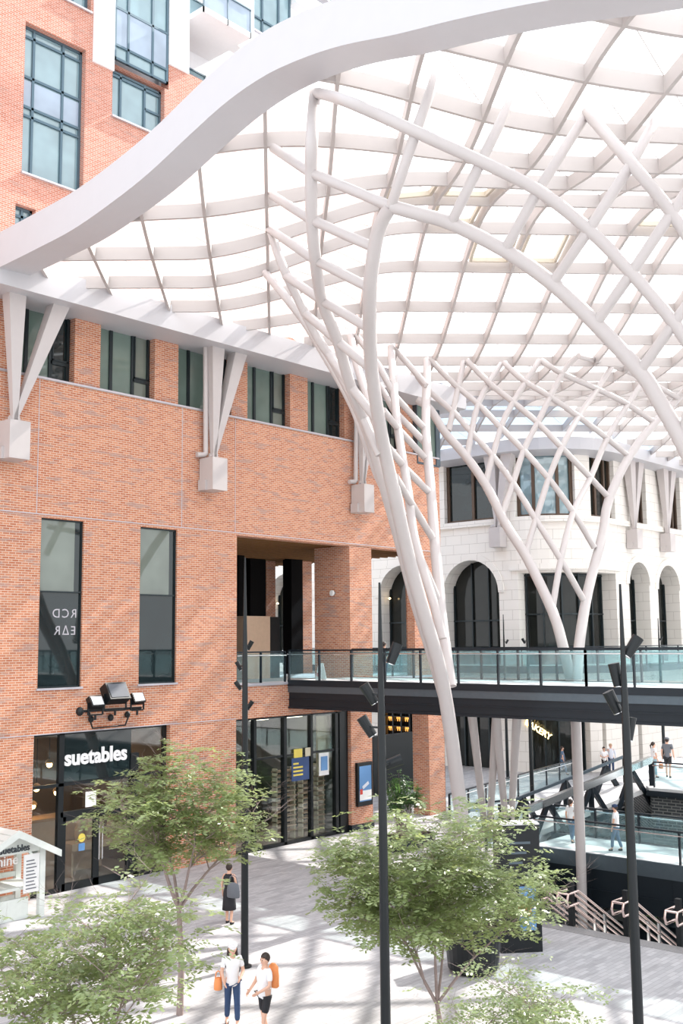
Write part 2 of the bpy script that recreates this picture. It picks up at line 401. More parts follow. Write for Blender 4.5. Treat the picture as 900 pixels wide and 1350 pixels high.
# window band piers
band = [(22,103),(137,209),(240,310),(331,387),(410,458),(505,532)]
bx = [(fx(a,480), fx(b,480)) for a, b in band]
zt_ = 20.3
edges = [X0]+[v for p in bx for v in p]+[XE]
for i in range(0, len(edges), 2):
    a, b = edges[i], edges[i+1]
    if i == 0: a = X0
    if b-a > .1: MB().box(a, b, FY+.22, FY+1.0, Z_SILL+.07, zt_).build('pier', 'brick', brick)
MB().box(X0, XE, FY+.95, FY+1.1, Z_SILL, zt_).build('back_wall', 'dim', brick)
for k, (a, b) in enumerate(bx):
    def pf(fo, a=a, b=b, k=k):
        MB().box(a+.03, a+(b-a)*.28, FY+.58, FY+.6, Z_SILL+.1, zt_-.1).build('pane', 'pane_green', fo)
        MB().box(a+(b-a)*.28, a+(b-a)*.7, FY+.58, FY+.6, Z_SILL+.1, zt_-.1).build('pane', 'pane_green', fo)
        MB().box(a+(b-a)*.7, b-.03, FY+.58, FY+.6, Z_SILL+.1, zt_-.1).build('pane', 'pane_blind' if k % 2 else 'pane', fo)
    window_unit(brick, 'upper_window', a, b, Z_SILL+.07, zt_, FY+.53, mull=(.28,.68), trans=((.22,.68,1),), pane_fn=pf, sill=False, sash=((.70,.97,.24,.95),), fw_=.13)
# tall windows
for k, (a, b) in enumerate(tall):
    zm = zt0+(zt1-zt0)*.565
    def pf(fo, a=a, b=b, k=k):
        MB().box(a+.05, b-.28, FY+.13, FY+.15, zm, zt1-.05).build('blind', 'pane_blind', fo)
        MB().box(b-.28, b-.05, FY+.13, FY+.15, zm, zt1-.05).build('pane', 'pane', fo)
        MB().box(a+.05, b-.05, FY+.13, FY+.15, zt0+.05, zm).build('pane', 'pane', fo)
        if k == 0:  # reflected text, modelled as mirrored letters on the pane
            text_mesh('lettering', 'RCD', .42, 'sill', fo, ((a+b)/2+.22, FY+.125, zm-.85), (1,0,0), (0,0,1), .004, .0, mirror=True, spacing=1.25)
            text_mesh('lettering', 'E\u0394R', .42, 'sill', fo, ((a+b)/2+.25, FY+.125, zm-1.42), (1,0,0), (0,0,1), .004, .0, mirror=True, spacing=1.25)
    f = window_unit(brick, 'tall_window', a, b, zt0, zt1, FY+.08, trans=(.565,), pane_fn=pf, sill=False, fw_=.05, depth=.12)
    MB().box(a-.05, b+.05, FY-.05, FY+.1, zt0-.07, zt0).build('sill', 'sill', f)
# corner bay window
bay = MB(); xa, xb = fx(549,580), fx(578,580)
bay.box(xb-.28, xb+.05, FY-.05, FY+.9, Z_SILL-.35, zt_); bay.box(xa, xb, FY-.03, FY+.3, Z_SILL-.4, Z_SILL-.3); bay.box(xa, xa+.06, FY-.04, FY+.3, Z_SILL-.35, zt_)
bo = bay.build('corner_window', 'greyband', brick); MB().box(xa+.05, xb-.28, FY+.02, FY+.05, Z_SILL-.3, zt_).build('pane', 'pane_green', bo)
# pillars
xa, xb = fx(461,790), fx(490,790)
MB().box(xa, xb, FY, FY+2.1, Z_DECK-.1, Z_LINE-.1).build('pillar', 'brick', brick)
xa, xb = fx(463,1030), fx(491,1030)
MB().box(xa, xb, FY, FY+1.0, .28, Z_SH).build('pillar', 'brick', brick)
MB().box(xa-.04, xb+.04, FY-.04, FY+1.0, 0, .28).build('pillar_base', 'dark', brick)
xa, xb = fx(560,1030), fx(586,1030)
MB().box(fx(566,1030), XE, FY, FY+.95, .0, Z_SH).build('pillar', 'brick', brick)
# body, slabs, terrace
MB().box(fx(311,700), XE, FY+.5, FY+17, Z_DECK-1.0, Z_DECK-.05).build('terrace_slab', 'conc', brick)
MB().box(X0, XE, FY+1.1, FY+17, 19.3, 20.2).build('roof_slab', 'conc', brick)
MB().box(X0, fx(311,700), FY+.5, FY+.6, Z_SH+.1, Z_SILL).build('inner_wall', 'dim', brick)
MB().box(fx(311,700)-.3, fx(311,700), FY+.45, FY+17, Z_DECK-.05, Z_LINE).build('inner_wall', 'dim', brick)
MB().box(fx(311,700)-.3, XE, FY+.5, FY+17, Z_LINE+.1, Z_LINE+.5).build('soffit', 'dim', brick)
MB().box(XE-.4, XE, FY+.5, FY+17, Z_LINE+.3, 19.4).build('side_wall', 'brick', brick)
sl = MB(); y = FY+.7
while y < FY+16.5: sl.box(fx(311,700), XE, y, y+.13, Z_LINE-.1, Z_LINE-.03); y += .52
sl.build('slatted_ceiling', 'slat', brick)
# inner columns of the terrace, by pixel column at a real depth
def icol(px0, px1, Y, m, z0=Z_DECK-.05, z1=Z_LINE+.1, d=.6):
    a, b = at(px0, 790, Y=Y).x, at(px1, 790, Y=Y).x
    MB().box(a, b, Y, Y+d, z0, z1).build('column', m, brick)
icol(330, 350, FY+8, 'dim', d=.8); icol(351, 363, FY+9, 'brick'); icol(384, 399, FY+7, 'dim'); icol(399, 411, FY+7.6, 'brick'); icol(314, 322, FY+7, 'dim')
# shallow dark glazed room at the left back of the terrace
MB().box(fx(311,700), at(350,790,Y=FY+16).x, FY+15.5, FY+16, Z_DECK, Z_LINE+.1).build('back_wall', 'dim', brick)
# ground floor rooms
def room(root, x0, x1, y0, y1, z1, wm='inter', fm='floor'):
    r = MB(); r.box(x0, x1, y1, y1+.1, 0, z1); r.box(x0-.1, x0, y0, y1, 0, z1); r.box(x1, x1+.1, y0, y1, 0, z1); r.box(x0, x1, y0, y1, z1-.05, z1+.05)
    r.build('room_wall', wm, root); MB().box(x0, x1, y0-.1, y1, -.02, .02).build('room_floor', fm, root)
room(brick, shop[0], shop[1], FY+.5, FY+6, Z_SH-.1)
s2 = (fx(311,1030), fx(453,1030))
room(brick, s2[0], s2[1], FY+.5, FY+5, Z_SH-.1, 'grey_room')

# ---------------- shopfront 1
sf = thing('storefront', ((shop[0]+shop[1])/2, FY+.3, 0), 'black framed glass shop front with double door and white name sign', 'shop front')
SX0, SX1 = shop; ys = FY+.2
xm = fx(85,1050); xd = fx(160,1050); xr = fx(178,1050)
f = MB()
for x, w_ in ((SX0+.04,.08),(xm,.2),(SX1-.06,.12)): f.box(x-w_/2, x+w_/2, ys, ys+.15, 0, Z_SH)
f.box(xr-.05, xr+.3, ys, ys+.15, 0, Z_SH-.9)
zb1, zb2 = at(130,1030,Y=FY).z+.0, at(130,1068,Y=FY).z
f.box(SX0, SX1, ys, ys+.15, Z_SH-.07, Z_SH); f.box(SX0, SX1, ys, ys+.12, zb1-.05, zb1+.05); f.box(xm, xr, ys, ys+.15, zb2-.1, zb2+.06); f.box(SX0, xm, ys, ys+.15, 0, .14); f.box(xr, SX1, ys, ys+.15, 0, .14)
f.build('frame', 'black', sf)
g = MB(); g.box(SX0, xm, ys+.06, ys+.08, .1, zb1); g.build('pane', 'shopglass', sf)
MB().box(SX0, xm, ys+.06, ys+.08, zb1, Z_SH).build('pane', 'shopglass', sf)
MB().box(xm, xr, ys+.06, ys+.08, zb2, zb1).build('pane', 'shopglass', sf); MB().box(xr, SX1, ys+.06, ys+.08, .1, Z_SH).build('pane', 'shopglass', sf)
MB().box(xm, xr, ys+.06, ys+.08, zb1, Z_SH).build('sign_panel', 'pane', sf)
xmid = (xm+.1+xr)/2-.05
for a, b, hx in ((xm+.1, xmid, xmid-.0), (xmid, xr-.05, xmid+.18)):
    d = MB(); fwd = .12
    d.box(a, a+fwd, ys+.01, ys+.1, 0, zb2-.1); d.box(b-fwd, b, ys+.01, ys+.1, 0, zb2-.1); d.box(a, b, ys+.01, ys+.1, 0, .25); d.box(a, b, ys+.01, ys+.1, zb2-.25, zb2-.1)
    dd = d.build('door', 'black', sf); MB().box(a+.1, b-.1, ys+.05, ys+.06, .2, zb2-.2).build('pane', 'shopglass', dd)
    if hx > xmid: MB().tube([(hx,ys,.85),(hx,ys-.09,.85),(hx,ys-.09,1.95),(hx,ys,1.95)], .022, 8).tube([(hx-.13,ys,.85),(hx-.13,ys-.09,.85),(hx-.13,ys-.09,1.95),(hx-.13,ys,1.95)], .022, 8).build('handle', 'chrome', dd)
    else:
        MB().tube([((a+b)/2+.1, ys+.03, 1.62), ((a+b)/2+.1, ys+.045, 1.62)], .14, 14).build('yellow_sticker', 'yellow', dd)
        MB().box((a+b)/2-.02, (a+b)/2+.22, ys+.03, ys+.045, 1.2, 1.44).build('blue_sticker', 'lblue', dd)
sp = at(127, 998, Y=ys-.02)
text_mesh('sign_lettering', 'suetables', .70, 'letter', sf, (sp.x, ys-.03, sp.z-.17), (1,0,0), (0,0,1), .02, .022, spacing=.98)
MB().box(fx(117,1050), fx(131,1050), ys-.02, ys-.005, zb2+.12, zb2+.62).build('notice', 'paper', sf)
# interior goods
for (px, py, yy) in ((65,1008,2.2),(48,1040,2.5),(75,1045,2.0),(43,1063,3.0)):
    p = at(px, py, Y=FY+yy)
    l = thing('pendant_lamp', p, 'warm globe pendant lamp glowing inside the shop, %s' % {65:'highest, by the glass corner', 48:'second row left', 75:'second row right', 43:'lowest, at the brick edge'}[px], 'lamp', 'pendant lamps in the shop')
    MB().ball(p, .10, .10, .10).build('bulb', 'lamp', l, smooth=True)
    MB().lathe(p+Vector((0,0,.06)), [(.16,0),(.12,.08),(.03,.14)], 14).build('lamp_shade', 'wood', l)
    MB().tube([p+Vector((0,0,.2)), (p.x, p.y, Z_SH-.2)], .012, 6).build('cord', 'black', l)
c = thing('shop_counter', (SX0+2, FY+3, 0), 'pale wooden counter with timber top inside the glass shop', 'counter')
MB().box(SX0+.3, SX0+4.6, FY+2.6, FY+3.3, 0, 1.9).build('body', 'plywood', c); MB().box(SX0+.25, SX0+4.7, FY+2.5, FY+3.4, 1.9, 2.0).build('top', 'wood', c)
c = thing('display_shelf', (SX0+1, FY+1.2, 0), 'white display shelf of goods behind the left shop pane', 'shelf')
s_ = MB()
for z in (.9, 1.5): s_.box(SX0+.2, xm-.2, FY+.9, FY+1.5, z, z+.06)
for x in (SX0+.25, (SX0+xm)/2+.3, xm-.3): s_.box(x, x+.08, FY+.95, FY+1.45, 0, 1.5)
s_.build('shelf_frame', 'kiosk', c)
c = thing('bread_table', (xr-1, FY+2, 0), 'low timber table behind the shop door glass', 'table')
MB().box(xmid, xr+1.5, FY+1.6, FY+2.4, .9, 1.15).build('top', 'plywood', c)
for x in (xmid+.05, xr+1.4): MB().box(x, x+.08, FY+1.7, FY+2.3, 0, .9).build('leg', 'plywood', c)
# vases
for k in range(4):
    x = xr-.9+k*.45
    o = MB().lathe((x, FY+2, 1.15), [(.08,0),(.15,.2),(.14,.45),(.06,.6),(.08,.68)], 12).build('vase', 'plywood', None, smooth=True)
    tag(o, 'tan vase on the low table behind the shop door, %s' % ['leftmost of four','second from the left','third from the left','rightmost of four'][k], 'vase', 'vases behind the shop door')

def fill_panels(x0, x1, y, lab):  # emissive panels added to brighten the shop interiors, no such fixtures known
    for k in range(3):
        x = x0+(x1-x0)*(k+.5)/3; o = MB().box(x-.5, x+.5, y-.3, y+.3, Z_SH-.3, Z_SH-.24).build('fill_panel', 'fillglow'); tag(o, '%s added fill light panel under the ceiling inside %s' % (('left','middle','right')[k], lab), 'light', 'added fill lights in '+lab)
M['fillglow'] = emis('fill_glow', (1,.86,.68), 5)
fill_panels(s2[0], s2[1], FY+2.2, 'the wide mullioned shop front')
fill_panels(shop[0], shop[1], FY+3.2, 'the shop with the white name sign')
# ---------------- shopfront 2
sf2 = thing('storefront', ((s2[0]+s2[1])/2, FY+.3, 0), 'tall black mullioned glass shop front under the footbridge girder', 'shop front')
f = MB(); y2 = FY+.15
for px, w_ in ((312,.1),(340,.13),(380,.16),(415,.13),(448,.18),(457,.5)):
    x = fx(px,1040); f.box(x-w_/2, x+w_/2, y2, y2+.2, 0, Z_SH)
f.box(s2[0], s2[1], y2, y2+.2, Z_SH-.1, Z_SH); f.box(s2[0], s2[1], y2, y2+.2, 0, .12); f.box(s2[0], s2[1], y2+.05, y2+.15, 3.45, 3.53)
f.build('frame', 'black', sf2)
xs = [fx(p,1040) for p in (312,340,380,415,450)]
for a, b in zip(xs, xs[1:]): MB().box(a, b, y2+.1, y2+.12, .1, Z_SH-.05).build('pane', 'shopglass', sf2)
def slatrack(px0, px1, label):
    a, b = fx(px0,1060), fx(px1,1060)
    o = thing('slat_shelf', ((a+b)/2, FY+1.0, 0), label, 'shelf', 'slatted shelves in the shop window')
    s_ = MB()
    for k in range(13): s_.box(a, b, FY+.8, FY+1.15, .35+k*.2, .40+k*.2)
    s_.build('slat', 'plywood', o)
    p_ = MB()
    for x in (a, b-.07): p_.box(x, x+.07, FY+.85, FY+1.1, 0, 2.9)
    p_.build('upright', 'cream', o)
slatrack(384, 409, 'slatted timber shelf under the navy poster behind the glass')
slatrack(418, 432, 'slatted timber shelf under the white poster behind the glass')
slatrack(438, 447, 'narrow slatted timber shelf beside the brick pillar behind glass')
o = MB().box(fx(431,1000), fx(448,1000), FY+.55, FY+.62, 2.6, Z_SH-.2).build('cream_curtain', 'cream'); tag(o, 'cream curtain panel behind the right end of the glass shop front', 'curtain')
def poster(name, px0, px1, py0, py1, Y, m, label, cat='poster'):
    a, b = at(px0, py0, Y=Y), at(px1, py1, Y=Y)
    t = thing(name, ((a.x+b.x)/2, Y, b.z), label, cat)
    MB().box(a.x, b.x, Y-.02, Y, b.z, a.z).build('sheet', m, t); return t, a, b
t, a, b = poster('window_poster', 384, 407, 1000, 1027, y2+.04, 'blue', 'navy blue poster with yellow text lines in the shop window')
for k in range(4): MB().box(a.x+.08, a.x+.08+(.55 if k != 3 else .3), y2, y2+.015, b.z+.2+k*.15, b.z+.27+k*.15).build('text_line', 'yellow', t)
t, a, b = poster('window_poster', 420, 433, 993, 1021, y2+.04, 'paper', 'white poster with a small picture in the shop window')
MB().box(a.x+.1, b.x-.1, y2, y2+.015, b.z+.2, a.z-.15).build('picture', 'lblue', t)
t, a, b = poster('window_poster', 387, 398, 988, 998, y2+.04, 'yellow', 'small yellow poster above the navy one in the shop window')
t, a, b = poster('window_poster', 402, 412, 986, 996, y2+.04, 'cream', 'small pale yellow poster above and right of the navy one')
# wall poster case on pillar
a, b = at(468,1006,Y=FY), at(488,1060,Y=FY)
t = thing('poster_case', ((a.x+b.x)/2, FY-.1, b.z), 'black framed advertising case on the lower brick pillar', 'display')
MB().box(a.x, b.x, FY-.14, FY, b.z, a.z).build('case', 'black', t)
sc_ = MB().box(a.x+.1, b.x-.1, FY-.155, FY-.14, b.z+.2, a.z-.15).build('screen', 'lblue', t)
MB().box(a.x+.1, b.x-.1, FY-.16, FY-.155, b.z+.25, b.z+.65).build('picture', 'paper', t); MB().obox(((a.x+b.x)/2, FY-.165, (a.z+b.z)/2-.05), (1,0,.5), (0,1,0), (-.5,0,1), .22, .004, .07).build('picture', 'pcloth', t)
MB().box(a.x+.12, a.x+.28, FY-.168, FY-.16, b.z+.5, b.z+.72).build('picture', 'red', t)
# bar with bottles in the passage behind
ybar0, ybar1 = at(541,965,X=57.3).y, at(508,965,X=57.3).y
bar = thing('back_bar', (57.4, (ybar0+ybar1)/2, 0), 'amber lit bar shelves seen through the passage between brick pillars', 'shelf')
MB().box(57.55, 57.6, ybar0, ybar1, 1.7, 4.2).build('backlight', 'glow', bar)
s_ = MB(); levels = (1.7, 2.35, 3.0, 3.65)
for z in levels: s_.box(57.2, 57.55, ybar0, ybar1, z-.05, z)
for k in range(4): s_.box(57.2, 57.55, ybar0+(ybar1-ybar0)*k/3-.06, ybar0+(ybar1-ybar0)*k/3+.06, 1.65, 4.2)
s_.build('shelves', 'black', bar)
MB().box(57.05, 57.6, ybar0-.2, ybar1+.2, 0, 1.2).build('counter', 'dim', bar)
b0 = None
for r_, z in enumerate(levels):
    for k in range(11):
        if b0 is None: b0 = MB().lathe((0,0,0), [(.08,0),(.08,.26),(.03,.34),(.03,.45)], 8).build('bottle', 'dim'); o = b0
        else: o = b0.copy(); COL.objects.link(o)
        wh = ('lowest','second','third','topmost')[r_]
        o.location = (57.4, ybar0+.15+(ybar1-ybar0-.3)*(k+.5)/11, z); tag(o, 'dark bottle silhouetted on the %s shelf of the amber lit bar' % wh, 'bottle', 'bottles on the %s bar shelf' % wh)

# ---------------- flood lights on brick
t = thing('floodlight_rack', (fx(148,930), FY-.1, fz(148,945)), 'black pipe rack carrying three floodlights above the shop name', 'light')
p1, p2 = at(105,938,Y=FY-.45), at(186,933,Y=FY-.45)
MB().tube([p1, p2], .045, 8).build('pipe', 'black', t)
lp = [at(118,948,Y=FY-.1), at(120,958,Y=FY-.15), at(166,957,Y=FY-.15), at(172,935,Y=FY-.4)]
MB().tube([at(118,940,Y=FY-.3), lp[0], at(122,960,Y=FY-.12), at(165,956,Y=FY-.12), at(170,943,Y=FY-.2)], .03, 8).build('conduit', 'black', t)
for px, py in ((120,948),(146,946),(168,942)): MB().ball(at(px,py,Y=FY-.08), .1, .1, .12).build('junction_box', 'black', t)
MB().ball(p1, .13, .13, .15).build('pipe_end', 'black', t)
for px, py, s_ in ((126,926,.26),(152,914,.42),(181,921,.24)):
    c_ = at(px, py, Y=FY-.5)
    h = MB(); h.obox(c_, (1,0,0), (0,-.8,.5), (0,.5,.8), s_, s_*.45, s_*.75)
    for q in (-1, 1): h.bar(c_+Vector((q*(s_+.03),0,0)), c_+Vector((q*(s_+.03),0,-s_-.15)), .03, .06)
    h.bar(c_+Vector((-s_,0,-s_-.15)), c_+Vector((s_,0,-s_-.15)), .06, .05); h.tube([c_+Vector((0,0,-s_-.15)), c_+Vector((0,0,-s_-.32))], .04, 6)
    hh = h.build('floodlight', 'black', t)
    MB().obox(c_+Vector((0,-.8,.5)).normalized()*(s_*.46), (1,0,0), (0,-.8,.5), (0,.5,.8), s_*.85, .01, s_*.6).build('lens', 'chrome' if px != 152 else 'gcloth', hh)

# camera dome on pillar, wall lamp
t = thing('security_camera', at(440,782,Y=FY+.9), 'small white dome camera on the upper brick pillar', 'camera')
cx_ = fx(461,790); pc = at(440,782,X=cx_)
MB().lathe((0,0,0), [(.13,-.0),(.13,.05),(.1,.08)], 12).build('base', 'paper', t, world=False); MB().ball((0,0,-.05), .1,.1,.1).build('dome', 'gcloth', t, world=False, smooth=True)
t.location = pc+Vector((-.1,0,0)); t.rotation_euler = (0,-PI/2,0)
# timber hoarding box on the terrace
a, b = at(324,812,Y=FY+3.6), at(356,857,Y=FY+3.6)
t = thing('timber_kiosk', ((a.x+b.x)/2, FY+3.6, Z_DECK), 'pale plywood kiosk with black side on the upper terrace', 'kiosk')
MB().box(a.x, b.x, FY+3.6, FY+4.9, Z_DECK-.05, a.z).build('panel', 'plywood', t)
MB().box(b.x+.01, b.x+.65, FY+3.65, FY+4.8, Z_DECK-.05, a.z-.02).build('side_panel', 'black', t)
# caution sign
p = at(423, 893, X=31.1+.7)
t = thing('floor_sign', (p.x, p.y, Z_DECK), 'white folding floor sign on the footbridge behind glass', 'sign')
for q in (-1, 1): MB().prism([(p.x+q*.16, p.y-.16, Z_DECK), (p.x+q*.16, p.y+.16, Z_DECK), (p.x+q*.03, p.y+.09, Z_DECK+.68), (p.x+q*.03, p.y-.09, Z_DECK+.68)], (q*.02,0,0)).build('board', 'paper', t)
MB().box(p.x-.185, p.x-.175, p.y-.07, p.y+.07, Z_DECK+.15, Z_DECK+.3).build('picture', 'pink', t)

# ================================================================== TOWER
TY = 33.5
tower = thing('brick_tower', (25, TY+3, 20), 'brick and white apartment tower rising behind the canopy', 'building')
def tx(px, py): return at(px, py, Y=TY).x
def tz(px, py): return at(px, py, Y=TY).z
def tpath(s): return (s, TY, 0, 1)
A = (tx(31,130), tx(112,130), tz(28,226), tz(34,28)); Bw = (tx(148,120), tx(217,120), tz(148,152), tz(150,84)); C1 = (tx(80,5), tx(120,5), tz(84,-2), 41)
D_ = (tx(20,285), tx(47,285), tz(22,330), tz(23,268)); E1 = (tx(146,200), tx(160,200), tz(146,210), tz(147,197)); 
top = 44
wall_path(MB(), tpath, 10, tx(123,60), 20, top, [(A[0],A[1],A[2],A[3],False), (C1[0],C1[1],C1[2],C1[3],False), (D_[0],D_[1],D_[2],D_[3],False)], .35).build('wall', 'tbrick', tower)
ztop1 = tz(148,85)
wall_path(MB(), tpath, tx(123,60), tx(222,120), 20, Bw[3]+.0, [(Bw[0],Bw[1],Bw[2],Bw[3]-.001,False)], .35).build('wall', 'tbrick', tower)
wall_path(MB(), tpath, tx(222,120), 41, 20, tz(235,90), [], .35).build('wall', 'tbrick', tower)
def twin(a, b, z0, z1, mull, trans, y=TY+.25, nm='window'):
    return window_unit(tower, nm, a, b, z0, z1, y, mull=mull, trans=trans, paneM='pane_tower', frameM='tframe', fw_=.1, depth=.12, sill=(nm == 'window'))
fA = twin(A[0], A[1], A[2], A[3], (.2,.68), (.40,.46,.66,.93))
MB().box(A[0]+.1, A[1]-.1, TY+.28, TY+.3, A[2]+(A[3]-A[2])*.46, A[2]+(A[3]-A[2])*.64).build('spandrel', 'pane_spandrel', fA)
twin(Bw[0], Bw[1], Bw[2], Bw[3]-.1, (.22,.68), ((.5,.68,1),.9))
twin(C1[0], C1[1], C1[2], C1[3], (.5,), (.1,)); twin(D_[0], D_[1], D_[2], D_[3], (.5,), (.8,))
# projecting bay above B
ba, bb = tx(150,50), tx(221,60); bz0, bz1 = tz(160,82), 44
f = twin(ba, bb, bz0+.0, bz1, (.25,.7), (.05,.18,.36,.62), y=TY-.05, nm='bay_window')
MB().box(ba+.05, bb-.05, TY-.03, TY-.01, bz0+(bz1-bz0)*.05, bz0+(bz1-bz0)*.18).build('spandrel', 'pane_spandrel', f)
# white piers
for p0, p1, zz in ((123,150,tz(135,88)), (222,248,tz(235,92)), (310,333,tz(320,66)), (389,409,tz(400,10))):
    MB().box(tx(p0,20), tx(p1,20), TY-.1, TY+.5, zz, top).build('white_pier', 'wpanel', tower)
# balcony
b0x, b1x = tx(248,60), tx(311,60); zb = tz(262,82)
wall_path(MB(), lambda s: (s, TY+1.8, 0, 1), b0x, b1x, tz(250,95)-1, top, [], .2, back=.2).build('recess_wall', 'wpanel', tower)
wb = window_unit(tower, 'window', b0x+.2, b1x-.3, tz(250,95), zb+2.3-2.4+.9, TY+1.7, mull=(.5,), trans=(.8,), paneM='pane_tower', frameM='tframe', sill=False)
slab = tz(249,27)
bal = MB().box(b0x, b1x, TY-1.0, TY+1.8, slab-.0, slab+.25).build('balcony_slab', 'wpanel', tower)
MB().box(b0x+.02, b1x-.02, TY-.98, TY-.95, slab+.1, slab+1.3).build('glass_panel', 'pane_spandrel', bal)
MB().box(b0x, b1x, TY-1.03, TY-.93, slab+1.3, slab+1.37).box(b0x, b0x+.06, TY-1.0, TY-.94, slab, slab+1.35).box(b1x-.06, b1x, TY-1.0, TY-.94, slab, slab+1.35).box((b0x+b1x)/2-.03, (b0x+b1x)/2+.03, TY-1.0, TY-.94, slab, slab+1.35).build('handrail', 'tframe', bal)
window_unit(tower, 'window', b0x+.2, b1x-.3, slab+.4, slab+2.6, TY+1.7, mull=(.4,), trans=(), paneM='pane_tower', frameM='tframe', sill=False)
twin(tx(334,20), tx(388,20), tz(340,42), 44, (.3,.7), (.12,)); twin(tx(409,5), tx(440,5), tz(415,-10), 44, (.5,), (.2,))
MB().box(tx(333,20), tx(389,20), TY, TY+.5, tz(340,42)-3.5, tz(340,42)).build('white_panel', 'wpanel', tower)
MB().box(tx(440,5), 41, TY, TY+.5, tz(235,90), 44).build('white_panel', 'wpanel', tower)
MB().box(10, 41, TY+2.2, TY+10, 20.3, 44).build('body', 'wpanel', tower)

# ================================================================== STONE BUILDING
SXF = 57.0; YC = 36.5; R_ = 4.5; S1 = 66-YC; S2 = S1+R_*PI/2
def spath(s):
    if s < S1: return (SXF, 66-s, 1, 0)
    if s < S2:
        th = PI+(s-S1)/R_; return (SXF+R_+R_*math.cos(th), YC+R_*math.sin(th), -math.cos(th), -math.sin(th))
    return (SXF+R_+(s-S2), YC-R_, 0, 1)
def s_of(px, z):
    best = None
    for i in range(0, 1600):
        s = i*.05; x, y, nx, ny = spath(s); q = proj((x,y,z))
        e = abs(q[0]-px)
        if best is None or e < best[0]: best = (e, s)
    return best[1]
stone = thing('stone_building', (60, 40, 0), 'pale limestone building with arches and a rounded corner beyond the footbridge', 'building')
ST = 20.6; SM = S2+60
ow = [(585,655),(678,757),(777,809),(829,851),(876,896)]
ops = []
up_ops = [(s_of(a,18), s_of(b,18), 15.75, 20.2, False) for a, b in ow]
s = up_ops[-1][1]+4.6
while s < SM-4: up_ops.append((s, s+3.0, 15.75, 20.2, False)); s += 6.2
ar = [(66-yl, 66-yl+4.3, 6.5, 13.2, True) for yl in (63.5, 58.0, 52.5, 47.0, 41.5)]
ar2 = [(s_of(831,9), s_of(858,9), 6.5, 13.1, True), (s_of(869,9), s_of(897,9), 6.5, 13.1, True)]
ar2 += [(ar2[-1][1]+1.5+k*6, ar2[-1][1]+5.7+k*6, 6.5, 13.1, True) for k in range(6)]
corner = (s_of(684,9), s_of(814,9), 6.5, 12.2, False)
low = [(s_of(590,2), s_of(655,2), 0, 5.6, False), (s_of(697,2), s_of(778,2), 0, 5.6, False), (s_of(794,2), s_of(799,2), 0, 5.6, False), (s_of(841,2), s_of(846,2), 0, 5.6, False)]
low += [(66-yl, 66-yl+4.3, 0, 5.6, False) for yl in (63.5,58,52.5,47)]
wall_path(MB(), spath, 0, SM, 13.95, ST, up_ops, .5, curve_step=.7).build('upper_wall', 'stone', stone)
wall_path(MB(), spath, 0, SM, 6.3, 13.95, ar+ar2+[corner], 1.3, back=1.0, curve_step=.7).build('arcade_wall', 'stone', stone)
wall_path(MB(), spath, 0, SM, 0, 6.3, low, .8, back=.8, curve_step=.7).build('ground_wall', 'stone', stone)
def band_(z0, z1, out, m, nm, s0=0, s1=None):
    mb = MB(); s1 = s1 or SM; s = s0
    while s < s1:
        e = min(s+ (.6 if S1-1 < s < S2+1 else 4), s1); a = spath(s); b = spath(e)
        P = lambda q, d, z: (q[0]-q[2]*d, q[1]-q[3]*d, z)
        vs = [P(a,0,z0),P(b,0,z0),P(b,out,z0),P(a,out,z0),P(a,0,z1),P(b,0,z1),P(b,out,z1),P(a,out,z1)]
        mb.add(vs, [(0,3,2,1),(4,5,6,7),(2,3,7,6),(0,1,5,4)]); s = e
    return mb.build(nm, m, stone)
band_(15.35, 15.7, .22, 'stone', 'cornice'); band_(6.2, 6.5, .1, 'stone', 'string_course')
band_(12.35, 12.75, .2, 'stone', 'corner_lintel', corner[0]-.5, corner[1]+.5)
# arch trims
for (a, b, za, zb, arch) in ar+ar2:
    mb = MB(); c_ = (a+b)/2; r = (b-a)/2; zc = zb-r
    for k in range(16):
        t0, t1 = PI*k/16, PI*(k+1)/16; q = []
        for t_, rr in ((t0,r),(t1,r),(t1,r+.42),(t0,r+.42)):
            s = c_-rr*math.cos(t_); x, y, nx, ny = spath(s); q.append((x, y, zc+rr*math.sin(t_), nx, ny))
        vs = [(p[0]-p[3]*.08, p[1]-p[4]*.08, p[2]) for p in q]+[(p[0], p[1], p[2]) for p in q]
        mb.add(vs, [(0,1,2,3),(3,2,6,7),(0,1,5,4)])
    mb.build('arch_trim', 'stone', stone)
def sframe(a, b, za, zb, arch, d, mulls, trans, m='pane_stone', fm='frame', mw=.1, nm='window'):
    fo = arch_pane(spath, a, b, za, zb, arch, d).build(nm, m, stone)
    mb = MB()
    def P(s, z, dd): x, y, nx, ny = spath(s); return Vector((x+nx*dd, y+ny*dd, z))
    for q in mulls:
        s = a+(b-a)*q; r = (b-a)/2; zt = zb if not arch else zb-r+math.sqrt(max(0,r*r-(s-(a+b)/2)**2))
        x, y, nx, ny = spath(s); mb.bar(P(s,za,d-.08), P(s,zt,d-.08), mw, .14, (nx,ny,0))
    for t_ in trans:
        z = za+(zb-za)*t_; k = 6
        for i in range(k): mb.bar(P(a+(b-a)*i/k,z,d-.08), P(a+(b-a)*(i+1)/k,z,d-.08), .12, .1)
    mb.build('mullion', fm, fo); return fo
M['bronze'] = mat('bronze_metal', (.10,.065,.045), .45, .4)
for k, o in enumerate(up_ops): sframe(*o, .45, (.03,.5,.97) if k == 0 else (.03,.30,.72,.97), (.02,), m='pane' if k == 0 else ('pane_tower' if k == 1 else 'pane_stone'), fm='bronze', mw=.2)
for o in ar+ar2: sframe(*o, 1.2, (.02,.35,.65,.98), (.42,), mw=.09)
sframe(*corner, 1.1, (.02,.2,.4,.6,.8,.98), (.55,.98), mw=.1)
for o in low: sframe(*o, .7, (.02,.25,.5,.75,.98), (.98,))
